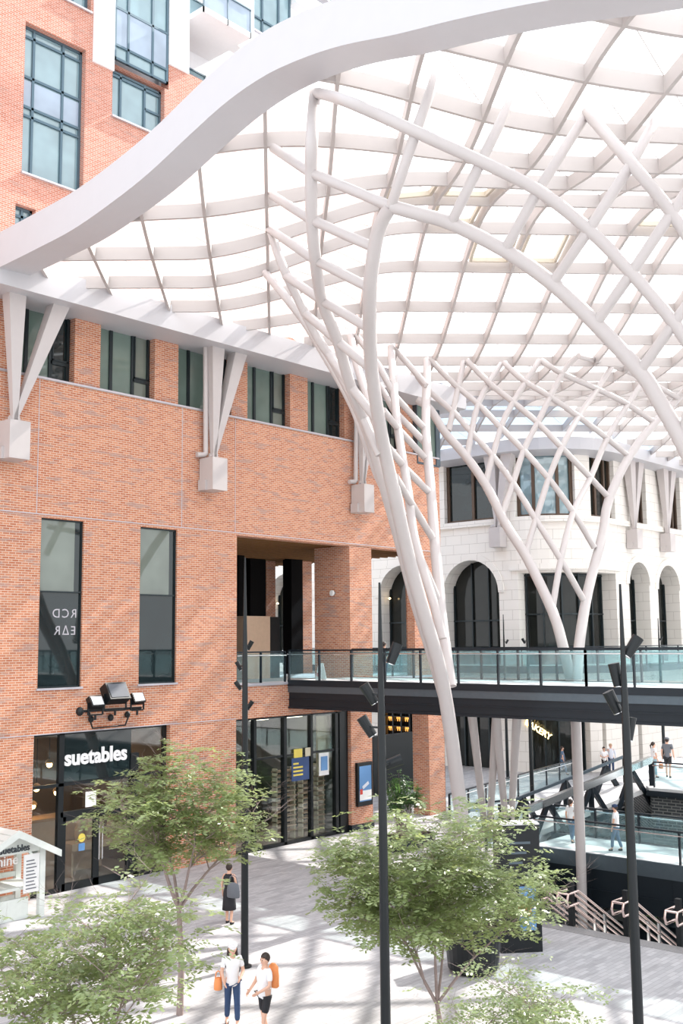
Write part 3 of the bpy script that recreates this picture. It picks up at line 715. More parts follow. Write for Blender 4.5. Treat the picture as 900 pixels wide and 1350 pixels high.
for yl in (58.0, 47.0):   # warm uplights at the arch springing
    o = MB().ball((SXF+.7, yl-.35, 11.0), .08, .08, .06).build('uplight', 'soffitlamp'); tag(o, 'small warm lamp at the springing of the %s arch seen past the brick pillar' % ('right' if yl < 50 else 'left'), 'lamp')
MB().box(SXF+1.5, 130, 33.8, 66, 19.6, 20.6).build('roof', 'conc', stone)
# yellow lit sign in ground floor glazing
p = at(709, 962, X=SXF+.2)
sg = thing('lit_sign', p, 'yellow illuminated lettering at the ground level glass under the bridge', 'sign')
pa, pb = at(701,951,X=SXF+.9), at(719,968,X=SXF+.9)
text_mesh('lettering', 'BAKERY', .50, 'neon', sg, at(708,965,X=SXF+.3), (.35,-.8,-.55), (.3,-.3,1), .03, .012)

# upper walkway along the stone building
wk = thing('upper_walkway', (56, 36, Z_DECK), 'upper walkway ledge with glass balustrade along the stone arches', 'walkway')
def rail_line(root, pts, z, spacing, h=1.15, postm='dark', outset=0, capm='chrome', nmp='post'):
    """glass balustrade along a polyline: panels, posts, handrail as sub-parts"""
    rr = MB()
    for a, b in zip(pts, pts[1:]):
        A3, B3 = Vector((a[0],a[1],a[2] if len(a)>2 else z)), Vector((b[0],b[1],b[2] if len(b)>2 else z))
        rr.bar(A3+Vector((0,0,h)), B3+Vector((0,0,h)), .07, .06)
    ro = rr.build('railing', postm, root)
    for a, b in zip(pts, pts[1:]):
        A3, B3 = Vector((a[0],a[1],a[2] if len(a)>2 else z)), Vector((b[0],b[1],b[2] if len(b)>2 else z))
        L = (B3-A3).length; n = max(1, round(L/spacing)); d = (B3-A3)/n
        side = Vector((d.y, -d.x, 0)).normalized()
        for i in range(n+1):
            q = A3+d*i; MB().bar(q, q+Vector((0,0,h)), .06, .09, side).build(nmp, postm, ro)
            if i < n:
                e = d.normalized()*.06
                a_, b_ = q+e, q+d-e
                MB().quad(a_+Vector((0,0,.08)), b_+Vector((0,0,.08)), b_+Vector((0,0,h-.06)), a_+Vector((0,0,h-.06))).quad(a_+Vector((0,0,.08))+side*.02, b_+Vector((0,0,.08))+side*.02, b_+Vector((0,0,h-.06))+side*.02, a_+Vector((0,0,h-.06))+side*.02).build('glass_panel', 'rail_glass', ro, fix=False)
    hr = MB()
    for a, b in zip(pts, pts[1:]):
        A3, B3 = Vector((a[0],a[1],a[2] if len(a)>2 else z)), Vector((b[0],b[1],b[2] if len(b)>2 else z))
        side = Vector(((B3-A3).y, -(B3-A3).x, 0)).normalized()
        hr.tube([A3+Vector((0,0,h-.14))+side*.1, B3+Vector((0,0,h-.14))+side*.1], .025, 8)
    hr.build('handrail', capm, ro)
    return ro
wd = MB(); wl = []
s = 12
while s < SM-10:
    x, y, nx, ny = spath(s); wl.append((x-nx*2.6, y-ny*2.6)); s += 5
for a, b in zip(wl, wl[1:]): pass
sp_ = [12, S1-.5, S1+1.5, S1+3, S1+4.5, S1+6, S2, S2+16]
inner = [(spath(s)[0]+.0, spath(s)[1]) for s in sp_]; outer = [(spath(s)[0]-spath(s)[2]*2.4, spath(s)[1]-spath(s)[3]*2.4) for s in sp_]
for i in range(len(sp_)-1):
    wd.prism([(inner[i][0],inner[i][1],6.05),(inner[i+1][0],inner[i+1][1],6.05),(outer[i+1][0],outer[i+1][1],6.05),(outer[i][0],outer[i][1],6.05)], (0,0,.4))
wd.build('deck', 'dark', wk)
rail_line(wk, [outer[0], outer[1]], 6.45, 2.2); rail_line(wk, [outer[1], outer[3], outer[5], outer[6]], 6.45, 2.2); rail_line(wk, [outer[6], outer[7]], 6.45, 2.2)

# ================================================================== UPPER BRIDGE
BX = 31.1; BW = 4.0; by0, by1 = 2.0, FY-.02
br = thing('footbridge', (BX+2, 16, 5.4), 'dark steel upper footbridge with glass balustrades crossing to the brick building', 'footbridge')
MB().box(BX+.12, BX+BW-.12, by0, by1, 6.22, Z_DECK-.0).build('deck', 'deck', br)
MB().box(BX-.05, BX+.12, by0, by1, 6.28, 6.52).box(BX+BW-.12, BX+BW+.05, by0, by1, 6.28, 6.52).build('edge_channel', 'dark', br)
MB().box(BX-.02, BX+.1, by0, by1, 6.02, 6.28).box(BX+BW-.1, BX+BW+.02, by0, by1, 6.02, 6.28).build('fascia', 'greyband', br)
g = MB()
for x in (BX+.05, BX+BW-.15): g.box(x, x+.1, by0, by1, 5.45, 6.05)
for x in (BX-.02, BX+BW-.3): g.box(x, x+.32, by0, by1, 5.38, 5.46)
g.box(BX-.0, BX+.12, by0, by1, 5.72, 5.76)
g.build('girder', 'dark', br)
c_ = MB(); y = by0+1
while y < by1: c_.box(BX+.15, BX+BW-.15, y, y+.12, 5.6, 6.0); y += 2.4
c_.build('cross_beam', 'dark', br)
rail_line(br, [(BX+.05, by1, Z_DECK), (BX+.05, FY-13.4, Z_DECK)], Z_DECK, 1.67, h=1.2)
rail_line(br, [(BX+.05, FY-13.4, Z_DECK), (BX+.05, by0, Z_DECK)], Z_DECK, 1.67, h=1.2)
rail_line(br, [(BX+BW-.05, by0, Z_DECK), (BX+BW-.05, by1, Z_DECK)], Z_DECK, 1.67, h=1.2)
# terrace railing on the brick edge
tr = thing('terrace_railing', (28.5, FY, Z_DECK), 'glass balustrade on the brick parapet left of the footbridge', 'railing')
rail_line(tr, [(fx(313,870), FY+.12), (BX-.05, FY+.12)], Z_DECK-.1, 1.25, h=1.25)
tr2 = thing('terrace_railing', (36, FY, Z_DECK), 'glass balustrade between the brick pillars right of the footbridge', 'railing')
rail_line(tr2, [(BX+BW+.1, FY+.25), (XE-.6, FY+.25)], Z_DECK-.1, 1.5, h=1.2)
MB().box(fx(311), XE, FY-.05, FY+.6, Z_DECK-.16, Z_DECK-.06).build('terrace_coping', 'sill', brick)
# V supports under the bridge
for (bp_, tops, lab) in (((642,1092),((621,940),(655,940)),'left of the pair'), ((670,1092),((653,940),(682,940)),'right of the pair')):
    b_ = at(bp_[0], bp_[1], Z=0)
    t = thing('bridge_support', b_, 'pale V shaped steel support under the footbridge, %s' % lab, 'column', 'V supports under the footbridge')
    for q, tp in enumerate(tops):
        e = at(tp[0], tp[1], X=BX+1.6+q*.5); e.z = 5.6
        MB().tube([b_+Vector((0,.12*(1-2*q),0)), e], [.13,.17], 14).build('strut', 'white', t, smooth=True)

# ================================================================== GROUND
def slab_poly(name, poly, z0, z1, m, kind='structure'):
    mb = MB(); n = len(poly)
    me_v = [(x,y,z1) for x,y in poly]; me_b = [(x,y,z0) for x,y in poly]
    mb.add(me_v+me_b, [tuple(range(n)), tuple(range(2*n-1,n-1,-1))]+[(i,(i+1)%n,n+(i+1)%n,n+i) for i in range(n)])
    o = mb.build(name, m, None); o['kind'] = kind; return o
PE = 27.5
slab_poly('floor', [(-10,-20),(PE,-20),(PE,17.0),(31,19.3),(36.5,22.6),(41,24.6),(57.6,27.4),(57.6,-20),(140,-20),(140,67),(-10,67)], -.4, 0, 'pave')
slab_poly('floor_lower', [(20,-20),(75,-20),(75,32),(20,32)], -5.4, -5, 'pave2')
o = MB().box(PE-.1, PE, -20, 17, -5, -.4).build('wall_under_plaza', 'conc'); o['kind'] = 'structure'
o = MB().prism([(31,19.3,-5),(36.5,22.6,-5),(36.4,22.8,-5),(30.9,19.5,-5)], (0,0,4.6)).prism([(36.5,22.6,-5),(41,24.6,-5),(57.6,27.4,-5),(57.6,27.6,-5),(41,24.8,-5),(36.4,22.8,-5)], (0,0,4.6)).prism([(PE,17,-5),(31,19.3,-5),(30.9,19.5,-5),(PE-.1,17.2,-5)], (0,0,4.6)).build('wall_of_void', 'dbrick'); o['kind'] = 'structure'
o = MB().box(PE-.55, PE-.02, -5, 16.9, 0, .012).build('trim_1', mat('tactile_strip', (.30,.29,.29), .6, noise=.3, nscale=40)); o['kind'] = 'structure'
# darker paving band in front of the shops
# steps
st = thing('stairway', (PE, 10, 0), 'wide stone stairway going down from the plaza edge', 'stairs')
s_ = MB()
for k in range(28): s_.box(PE+k*.3, PE+(k+1)*.3, -2, 16.6, -5, -(k+1)*.175)
s_.build('steps', 'conc', st)
for k, (px, py, where) in enumerate(((706,1215,'beside the black sign'),(750,1222,'beside the tall pale column'),(822,1236,'next to the right black mast'),(895,1248,'at the right edge of the view'))):
    b_ = at(px, py, Z=0); Y_ = b_.y
    t = thing('stair_handrail', (PE+.1, Y_, 0), 'polished metal stair handrail with dark post, %s' % where, 'handrail', None)
    MB().box(PE+.02, PE+.16, Y_-.07, Y_+.07, 0, 1.2).build('post', 'black', t)
    r = MB(); dx, dz = 7.6, -7.6*.175/.3
    for dy in (-.16, .16):
        for h in (.95, .62): r.tube([(PE-.35,Y_+dy,h),(PE+.2,Y_+dy,h),(PE+.2+dx,Y_+dy,h+dz)], .035, 8)
        r.tube([(PE-.35,Y_+dy,.95),(PE-.42,Y_+dy,.78),(PE-.35,Y_+dy,.62)], .035, 8)
    r.tube([(PE-.35,Y_-.16,.95),(PE-.35,Y_+.16,.95)], .035, 8)
    r.build('rail', 'copper', t, smooth=True)
    p_ = MB()
    for q in (1.5, 3.5, 5.5, 7.2): p_.box(PE+.2+q-.04, PE+.2+q+.04, Y_-.19, Y_-.13, -5, .92-q*.175/.3).box(PE+.2+q-.04, PE+.2+q+.04, Y_+.13, Y_+.19, -5, .92-q*.175/.3)
    p_.build('balusters', 'chrome', t)

# ---------------- lower footbridge
LX = 36.6; LW = 3.0
lb = thing('lower_footbridge', (LX+1.5, 12, 0), 'lower footbridge with dark fascia and glass balustrades over the stair void', 'footbridge')
MB().box(LX+.05, LX+LW-.05, 0, 22.8, -.2, .1).build('deck', 'deck', lb)
MB().box(LX-.05, LX+.06, 0, 22.9, -.42, .12).box(LX+LW-.06, LX+LW+.05, 0, 23.6, -.42, .12).build('edge_band', 'greyband', lb)
g = MB().box(LX+.0, LX+.3, 0, 22.6, -1.75, -.4).box(LX+LW-.3, LX+LW, 0, 23.4, -1.75, -.4).box(LX-.04, LX+.36, 0, 22.6, -1.2, -1.15)
y = 1
while y < 22: g.box(LX-.01, LX+.02, y, y+.03, -1.75, -.4); y += 3.2
g.build('girder', 'dark', lb)
rail_line(lb, [(LX+.05, 22.6, .1), (LX+.05, 1, .1)], .1, 1.9, h=1.15)
rail_line(lb, [(LX+LW-.05, 1, .1), (LX+LW-.05, 23.4, .1)], .1, 1.9, h=1.15)
# void edge barriers
def barrier(pxs, label, z=0, h=1.1):
    pts = []
    for px, py in pxs: p = at(px, py, Z=z+h); pts.append((p.x, p.y, z))
    t = thing('glass_barrier', pts[0], label, 'railing'); rail_line(t, pts, z, 1.9, h=h); return t
barrier(((592,1047),(753,1002)), 'long glass barrier rising to the right behind the bridge supports')
barrier(((604,1062),(692,1052)), 'short glass barrier joining the inclined truss')
barrier(((640,1083),(672,1078)), 'glass barrier between the planted tree and the lower footbridge')
# ---------------- platform and ramp truss
PZ = 1.5
pf = thing('raised_platform', (50, 15, 0), 'charcoal brick corner platform with pale deck and glass balustrade', 'platform')
pp = lambda z, e=0: [(45-e,21.7+e,z),(50,25.3+e,z),(57,26.9,z),(57,-12,z),(45-e,-12,z)]
MB().prism(pp(-5), (0,0,PZ-.35+5)).build('wall', 'dbrick', pf)
MB().prism(pp(PZ-.35,.15), (0,0,.23)).build('edge', 'dark', pf); MB().prism(pp(PZ-.12,.08), (0,0,.12)).build('deck', 'deck', pf)
rail_line(pf, [(45.1, 21.6, PZ), (45.1, 19.6, PZ), (48.6, 17.9, PZ), (48.6, 8, PZ)], PZ, 1.9, h=1.1)
tb = thing('truss_ramp', (40, 23, 0), 'inclined steel truss ramp rising to the charcoal brick platform', 'ramp')
T0 = Vector((38.6,24.2,0)); T1 = Vector((45.6,21.95,PZ)); sd = Vector((.31,.95,0))*1.6
for q, nm in ((Vector((0,0,0)),'near'), (sd,'far')):
    a, b = T0+q, T1+q
    tc = MB().bar(a+Vector((0,0,1.05)), b+Vector((0,0,1.15)), .26 if nm == 'near' else .1, .28 if nm == 'near' else .12).build('top_chord', 'greyband' if nm == 'far' else M['chrome'], tb)
    MB().bar(a+Vector((0,0,-.9)), b+Vector((0,0,-1.2)), .2, .22).build('bottom_chord', 'dark', tb)
    n = 6
    for i in range(n):
        u0_, u1_ = a.lerp(b, i/n), a.lerp(b, (i+1)/n)
        t0, t1 = (-.9 if i % 2 == 0 else 1.0), (1.0 if i % 2 == 0 else -.9)
        MB().bar(u0_+Vector((0,0,t0)), u1_+Vector((0,0,t1)), .16, .2).build('diagonal', 'dark', tb)
    for i in (0, 3, 6): u = a.lerp(b, i/n); MB().bar(u+Vector((0,0,-1)), u+Vector((0,0,1.1)), .14, .2, (0,1,0)).build('vertical', 'dark', tb)
MB().prism([T0, T1, T1+sd, T0+sd], (0,0,-.2)).build('deck', 'conc', tb)

# ================================================================== CANOPY
ZT = [(31.6,19.75),(29.2,19.79),(27.1,19.85),(25.2,19.95),(23,20.3),(21.7,20.6),(20.15,21.08),(18.7,21.48),(17.35,21.65),(16.1,21.6),(14.9,21.43),(13.3,21.05),(11.8,20.75),(10,20.33),(7,19.5),(3,18.7),(-4,18.2),(-12,18.4)]
def zf(y):
    if y >= ZT[0][0]: return ZT[0][1]
    for i in range(len(ZT)-1):
        (a, za), (b, zb_) = ZT[i], ZT[i+1]
        if b <= y <= a:
            t = (a-y)/(a-b)
            m0 = (ZT[i+1][1]-ZT[i-1][1])/(ZT[i-1][0]-ZT[i+1][0]) if i > 0 else 0
            m1 = (ZT[i+2][1]-ZT[i][1])/(ZT[i][0]-ZT[i+2][0]) if i+2 < len(ZT) else 0
            h = a-b
            return (2*t**3-3*t*t+1)*za+(t**3-2*t*t+t)*h*m0+(-2*t**3+3*t*t)*zb_+(t**3-t*t)*h*m1
    return ZT[-1][1]
def sm(a, b, v): t = max(0, min(1, (v-a)/(b-a))); return t*t*(3-2*t)
def H(x, y):
    s, d = x+y, x-y
    hump = 2.1*math.exp(-((s-48.5)/9.5)**2)*sm(-4, 7, d)
    far = 1.3*math.exp(-((s-84)/10)**2)*sm(2, 16, d)
    z = 20+hump+far
    z += (zf(y)+.12-20)*math.exp(-((x-17)/4.2)**2)
    return z
def roof_hit(px, py):
    d = ray(px, py); t = 14.0
    while t < 110:
        p = CAM+d*t
        if p.z >= H(p.x, p.y): return t
        t += .05
    return 45
XEa = XE+.4
def inside(x, y):
    if x < 17.9 or y < -10 or x > 112: return False
    if x < XEa: return y < FY-.7
    if y < 31.2: return True
    if y > 47: return False
    if x < 56.2: return True
    if y > YC: return False
    return x < SXF+R_ and math.hypot(x-(SXF+R_), y-YC) > R_+.7
can = thing('canopy', (17, 15, 0), 'great white gridshell canopy of deep ribs and glass over the plaza', 'canopy')
def sweep(pts, w, zb, ztop, mb=None):
    mb = mb or MB(); n = len(pts); vs = []; fs = []
    for i, (x, y, z) in enumerate(pts):
        a = pts[max(0,i-1)]; b = pts[min(n-1,i+1)]; d = Vector((b[0]-a[0], b[1]-a[1], 0)).normalized(); sx, sy = -d.y*w/2, d.x*w/2
        vs += [(x+sx,y+sy,z+zb),(x-sx,y-sy,z+zb),(x-sx,y-sy,z+ztop),(x+sx,y+sy,z+ztop)]
    for i in range(n-1):
        for k in range(4): fs.append((i*4+k, i*4+(k+1)%4, (i+1)*4+(k+1)%4, (i+1)*4+k))
    fs += [(3,2,1,0), ((n-1)*4,(n-1)*4+1,(n-1)*4+2,(n-1)*4+3)]
    return mb.add(vs, fs)
D0, DS, S0_, SS = -.4, 2.55, 31.2, 3.7
def runs(fn, t0, t1, step):
    out = []; cur = []
    t = t0
    while t <= t1:
        x, y = fn(t)
        if inside(x, y): cur.append((x, y, H(x,y)))
        else:
            if len(cur) > 2: out.append(cur)
            cur = []
        t += step
    if len(cur) > 2: out.append(cur)
    return out
for k in range(-8, 44):
    d = D0+DS*k
    for r in runs(lambda s: ((s+d)/2, (s-d)/2), 12, 150, .5): sweep(r, .10, 0, .40).build('rib', 'ribs', can)
for j_ in range(-6, 30):
    s = S0_+SS*j_
    for r in runs(lambda d: ((s+d)/2, (s-d)/2), -20, 120, .4): sweep(r, .10, 0, .42).build('rib', 'ribs', can)
# glazing and its seams
gl = MB(); seam = MB(); ga = MB()
for k in range(-16, 88):
    for j_ in range(-12, 60):
        d0, s0 = D0+DS*k/2, S0_+SS*j_/2; c = [((s+d)/2, (s-d)/2) for s, d in ((s0,d0),(s0+SS/2,d0),(s0+SS/2,d0+DS/2),(s0,d0+DS/2))]
        if sum(inside(x,y) for x,y in c) >= 1: (ga if sum(c_[1] for c_ in c)/4 > 31.0 and sum(c_[0] for c_ in c)/4 > XE-1 else gl).quad(*[(x,y,H(x,y)+.44) for x,y in [(max(17.8,x_), min(y_, FY-.2) if x_ < XEa else y_) for x_,y_ in c]])
        if k % 2 == 0 and j_ % 2 == 0:
            a = ((s0+d0)/2, (s0-d0)/2); b = ((s0+SS+d0+DS)/2, (s0+SS-d0-DS)/2)
            if inside(*a) and inside(*b): seam.bar((*a, H(*a)+.42), (*b, H(*b)+.42), .02, .02)
gl.build('glazing', 'roofglass', can, smooth=True, fix=False); ga.build('clear_glazing', 'clearroof', can, smooth=True, fix=False); seam.build('cable', 'ribs', can)
# raised vent frames
M['vent'] = mat('vent_frame_paint', (.62,.55,.45), .5)
for px, py in ((555,262),(612,252),(590,300),(645,345),(860,300),(690,330)):
    t = roof_hit(px, py); p = CAM+ray(px,py)*t
    k = round((p.x-p.y-D0)/DS-.5); j_ = round((p.x+p.y-S0_)/SS-.5)
    c = [((s+d)/2, (s-d)/2) for s, d in ((S0_+SS*(j_+.12),D0+DS*(k+.12)),(S0_+SS*(j_+.88),D0+DS*(k+.12)),(S0_+SS*(j_+.88),D0+DS*(k+.88)),(S0_+SS*(j_+.12),D0+DS*(k+.88)))]
    vf = MB()
    for i in range(4): a, b = c[i], c[(i+1)%4]; vf.bar((*a, H(*a)+.30), (*b, H(*b)+.30), .10, .16)
    vf.build('vent_frame', 'vent', can)
# front edge beam
fb = MB(); ys_ = [31.3-.35*i for i in range(126)]; vs = []; fs = []
for y in ys_:
    z = zf(y); vs += [(17,y,z),(18.15,y,z+.06),(18.15,y,z+.75),(17.05,y,z+1.2)]
n = len(ys_)
for i in range(n-1):
    for k in range(4): fs.append((i*4+k, i*4+(k+1)%4, (i+1)*4+(k+1)%4, (i+1)*4+k))
fs += [(0,1,2,3), ((n-1)*4+3,(n-1)*4+2,(n-1)*4+1,(n-1)*4)]
MB().add(vs, fs).build('front_beam', 'edge', can)
# edge beam along the brick facade (bottom shows a dark line where it meets the windows)
pts = [(17.05+.6*i, FY-.35, 0) for i in range(int((XE-17)/.6)+2)]
MB().box(17.0, XE+.4, FY-1.15, FY+1.0, 19.32, 20.25).build('side_beam', 'edge', can)
# edge beam round the stone building
eb = MB(); s = 17.0; vs = []; fs = []; cnt = 0
while s < SM:
    x, y, nx, ny = spath(s)
    P = lambda d, z: (x-nx*d, y-ny*d, z)
    vs += [P(-.3,19.55), P(1.1,19.75), P(1.15,20.5), P(-.3,20.6)]; cnt += 1
    s += .7 if S1-1 < s < S2+1 else 2
for i in range(cnt-1):
    for k in range(4): fs.append((i*4+k, i*4+(k+1)%4, (i+1)*4+(k+1)%4, (i+1)*4+k))
eb.add(vs, fs); eb.build('side_beam', 'edge', can)
MB().box(XE-.2, XE+.9, FY-1.1, 47, 19.35, 20.3).build('side_beam', 'edge', can)
# ---------------- wall brackets
def taper(a, b, wa, wb, side, mb):
    a, b, side = Vector(a), Vector(b), Vector(side).normalized(); d = (b-a).normalized(); n_ = d.cross(side).normalized()
    vs = [a+side*i*wa/2+n_*j*wa/2 for i, j in ((-1,-1),(1,-1),(1,1),(-1,1))]+[b+side*i*wb/2+n_*j*wb/2*.7 for i, j in ((-1,-1),(1,-1),(1,1),(-1,1))]
    mb.add(vs, [(0,3,2,1),(4,5,6,7),(0,1,5,4),(1,2,6,5),(2,3,7,6),(3,0,4,7)]); return mb
def bracket(base, along, inward, zb_, ztop, left, right, label, w=.75, pipe=True, k=1.0):
    base = Vector(base); al = Vector(along); inn = Vector(inward); c = base - inn*.42
    t = thing('canopy_bracket', base, label, 'bracket', 'canopy brackets')
    h = MB(); h.obox(c+Vector((0,0,.62)), al, inn, (0,0,1), w/2, .38, .62); h.obox(c+Vector((0,0,.2))-al*(w/2+.03)+inn*.15, al, inn, (0,0,1), .06, .2, .2)
    h.build('anchor_block', 'white', t)
    MB().obox(c+Vector((0,0,1.3))-al*.1, al, inn, (0,0,1), .03, .12, .14).obox(c+Vector((0,0,1.3))+al*.1, al, inn, (0,0,1), .03, .12, .14).tube([c+Vector((0,0,1.34))-al*.2, c+Vector((0,0,1.34))+al*.2], .06, 8).build('pin_joint', 'gcloth' if False else 'white', t)
    n0 = c+Vector((0,0,1.33)); 
    for q in (left, right): MB_ = MB(); taper(n0, Vector((c.x, c.y, ztop))+al*q, .17*k, .62*k, al, MB_); MB_.build('strut', 'white', t)
    if pipe:
        e = Vector((c.x, c.y, ztop))+al*(left-.35*k)+inn*.15
        MB().tube([e, n0-al*.22+Vector((0,0,.35))+inn*.2, n0-al*.22+Vector((0,0,.12))+inn*.2, n0-al*.3+Vector((0,0,.05))+inn*.2, n0-al*.62+Vector((0,0,.02))+inn*.25], .10*k, 10).build('downpipe', 'white', t, smooth=True)
    return t
for (px, py, l, r, lab, pp) in ((19,606,-.12,1.55,'white V bracket nearest on the left, by the left edge of the picture',False),(283,647,.05,1.25,'white V bracket in the middle of the brick facade',True),(480,676,.2,.9,'white V bracket behind the slender tree column',True)):
    b_ = at(px, py, Y=FY-.5); bracket((b_.x, FY, b_.z), (1,0,0), (0,1,0), 0, 19.36, l, r, lab, w=.74 if px != 480 else .66, pipe=pp)
for (px, py, lab) in ((661,722,'limestone wall bracket left of the rounded corner'),(829,724,'limestone wall bracket between the two far arches, left one'),(873,728,'limestone wall bracket near the right edge of the picture')):
    s = s_of(px, 14); x, y, nx, ny = spath(s); zb_ = at(px, py, X=x).z
    bracket((x, y, zb_), (-ny if abs(ny) < .3 else abs(ny), nx*-1 if True else 0, 0) if False else ((0,-1,0) if s < S1+1 else ((ny, -nx, 0))), (nx, ny, 0), 0, 19.7, -.35, .95, lab, w=.8, k=1.25, pipe=px == 661)

# ================================================================== LATTICE COLUMNS
def tube_pts(nodes):
    out = []
    for n_ in nodes:
        x, y, D = n_
        if D == 'R': D = roof_hit(x, y)
        out.append(at(x, y, D=D))
    return out
def smooth_pts(P, sub=4):
    if len(P) < 3: return P
    o = []
    for i in range(len(P)-1):
        p0 = P[max(0,i-1)]; p1 = P[i]; p2 = P[i+1]; p3 = P[min(len(P)-1,i+2)]
        for k in range(sub):
            t = k/sub; o.append(.5*((2*p1)+(p2-p0)*t+(2*p0-5*p1+4*p2-p3)*t*t+(3*p1-p0-3*p2+p3)*t**3))
    o.append(P[-1]); return o
def ltube(root, nodes, r0_, r1_=None, curved=True, nm='tube'):
    P = tube_pts(nodes); P = smooth_pts(P) if curved else P; r1_ = r1_ or r0_; n_ = len(P)
    L = [0]
    for a, b in zip(P, P[1:]): L.append(L[-1]+(b-a).length)
    R = [r0_+(r1_-r0_)*l/L[-1] for l in L]
    return MB().tube(P, R, 16).build(nm, 'white', root, smooth=True)
b_ = at(614,1165,D=35.3)
ca = thing('lattice_column', (b_.x, b_.y, 0), 'white branching tube column nearest the brick wall, in front of the footbridge', 'column')
ltube(ca, [(515,272,24.5),(500,300,25),(491,345,25.6),(487,400,26.5),(489,480,28.5),(497,540,29.7),(508,600,30.8),(522,662,31.6),(541,745,32.6),(562,820,33.2),(579,880,33.7),(591,945,34.2),(601,1020,34.7),(609,1085,35),(615,1167,35.3)], .165, .25)
ltube(ca, [(415,122,'R'),(411,180,25.3),(410,228,25.6),(411,290,26.2),(416,345,27),(424,396,28.3),(445,450,29.3),(462,509,30.3),(484,565,31.2),(500,620,31.9),(524,705,32.7),(546,790,33.3),(568,860,33.8),(586,925,34.1)], .15, .17)
ltube(ca, [(357,305,'R'),(372,350,31.3),(401,411,31.5),(420,448,31.6),(433,467,31.7),(450,497,31.8),(467,531,32),(484,572,32.2),(497,612,32.4),(511,652,32.6),(535,738,33),(565,843,33.6),(580,885,33.9)], .13, .15)
ltube(ca, [(350,360,'R'),(375,390,33.5),(402,425,33.1),(425,463,32.9),(450,506,32.8),(467,540,32.7),(478,570,32.6),(496,622,32.7),(511,658,32.8),(540,752,33.1),(570,850,33.7)], .13, .14)
ltube(ca, [(563,475,'R'),(561,560,42),(564,604,40.5),(568,650,39),(573,716,37.5),(578,771,36.5),(582,816,35.7),(588,862,35),(594,905,34.5)], .17, .19)
ltube(ca, [(515,458,'R'),(518,497,42),(522,546,40),(529,596,38.2),(538,649,36.8),(544,698,35.8),(552,732,35.3),(564,771,34.9),(573,800,34.6),(583,842,34.3)], .16, .15)
ltube(ca, [(462,443,'R'),(470,480,41),(486,530,38.5),(500,575,36),(515,620,34.6),(530,680,33.6)], .15)
for nodes in ([(360,195,'R'),(410,228,25.6),(515,272,24.5)],[(358,257,'R'),(411,290,26.2),(490,325,25.4)],[(355,302,'R'),(414,342,27),(486,379,26.2)],
              [(377,364,31.3),(424,396,28.3),(486,433,27.4)],[(403,414,31.5),(445,450,29.3),(489,487,28.7)],[(433,467,31.7),(462,509,30.3),(495,552,30)],[(450,497,31.8),(474,540,31),(500,600,30.7)],
              [(520,460,'R'),(562,508,44)],[(470,443,'R'),(499,482,42),(520,522,41),(562,568,41.8)],[(497,500,'R'),(518,540,41),(560,584,41.3)],[(505,541,38),(526,567,39.3),(563,607,40.5)],[(500,575,35.6),(532,615,37.8),(567,651,39)],[(521,629,33.8),(543,665,36.5),(572,713,37.6)],[(544,713,35.6),(561,752,35.9),(580,798,36.1)]):
    ltube(ca, nodes, .125, curved=False, nm='branch')
# far column
def dC(x, y): return 40.0+max(0,(855-y))/380*6.5+max(0, x-740)/160*5
def N(*pts): return [(x, y, 'R' if f_ else dC(x, y)) for x, y, f_ in [(p+(0,))[:3] for p in pts]]
b_ = at(768,1225,D=40.0)
cc = thing('lattice_column', (b_.x, b_.y, -5), 'white diamond lattice column standing in the stair void behind the upper footbridge', 'column')
cD = lambda x, y: proj(at(x, y, X=35.85))[2]
ltube(cc, [(x, y, cD(x, y)) for x, y in ((757,905),(759,955),(765,1120),(768,1225),(771,1330))], .20, .17)
ltube(cc, N((550,527),(567,540),(587,571),(615,603),(641,641),(667,692),(695,737),(728,806),(742,853))+[(752,895,cD(752,895)),(758,925,cD(758,925))], .17, .21)
ltube(cc, [(930,485,'R')]+N((899,519),(867,553),(829,602),(802,660),(794,705),(775,778),(764,844))+[(760,895,cD(760,895)),(758,925,cD(758,925))], .17, .21)
for p in (N((566,473,1),(597,505),(629,532),(660,564),(690,594),(723,631),(755,675),(783,722)),
          N((615,475,1),(646,506),(676,530),(709,558),(740,590),(778,630),(804,658)),
          N((664,478,1),(690,502),(723,522),(762,549),(800,578),(829,602)),
          N((713,475,1),(740,492),(787,513),(827,533),(860,556)),
          N((762,469,1),(807,482),(850,500),(893,525)),
          N((550,496),(567,517),(597,543),(622,571),(649,601),(676,637),(706,685),(739,738),(770,793)),
          N((611,477,1),(599,533),(591,568)), N((660,480,1),(630,533),(616,600)), N((711,475,1),(676,531),(660,564),(641,632),(641,641)),
          N((760,470,1),(741,492),(709,556),(690,594),(676,637),(662,678)), N((807,482),(787,513),(762,550),(740,590),(723,631),(706,685),(693,730)),
          N((850,500),(827,534),(800,578),(778,630),(755,676),(739,738),(728,802))):
    ltube(cc, p, .125, curved=True, nm='branch')
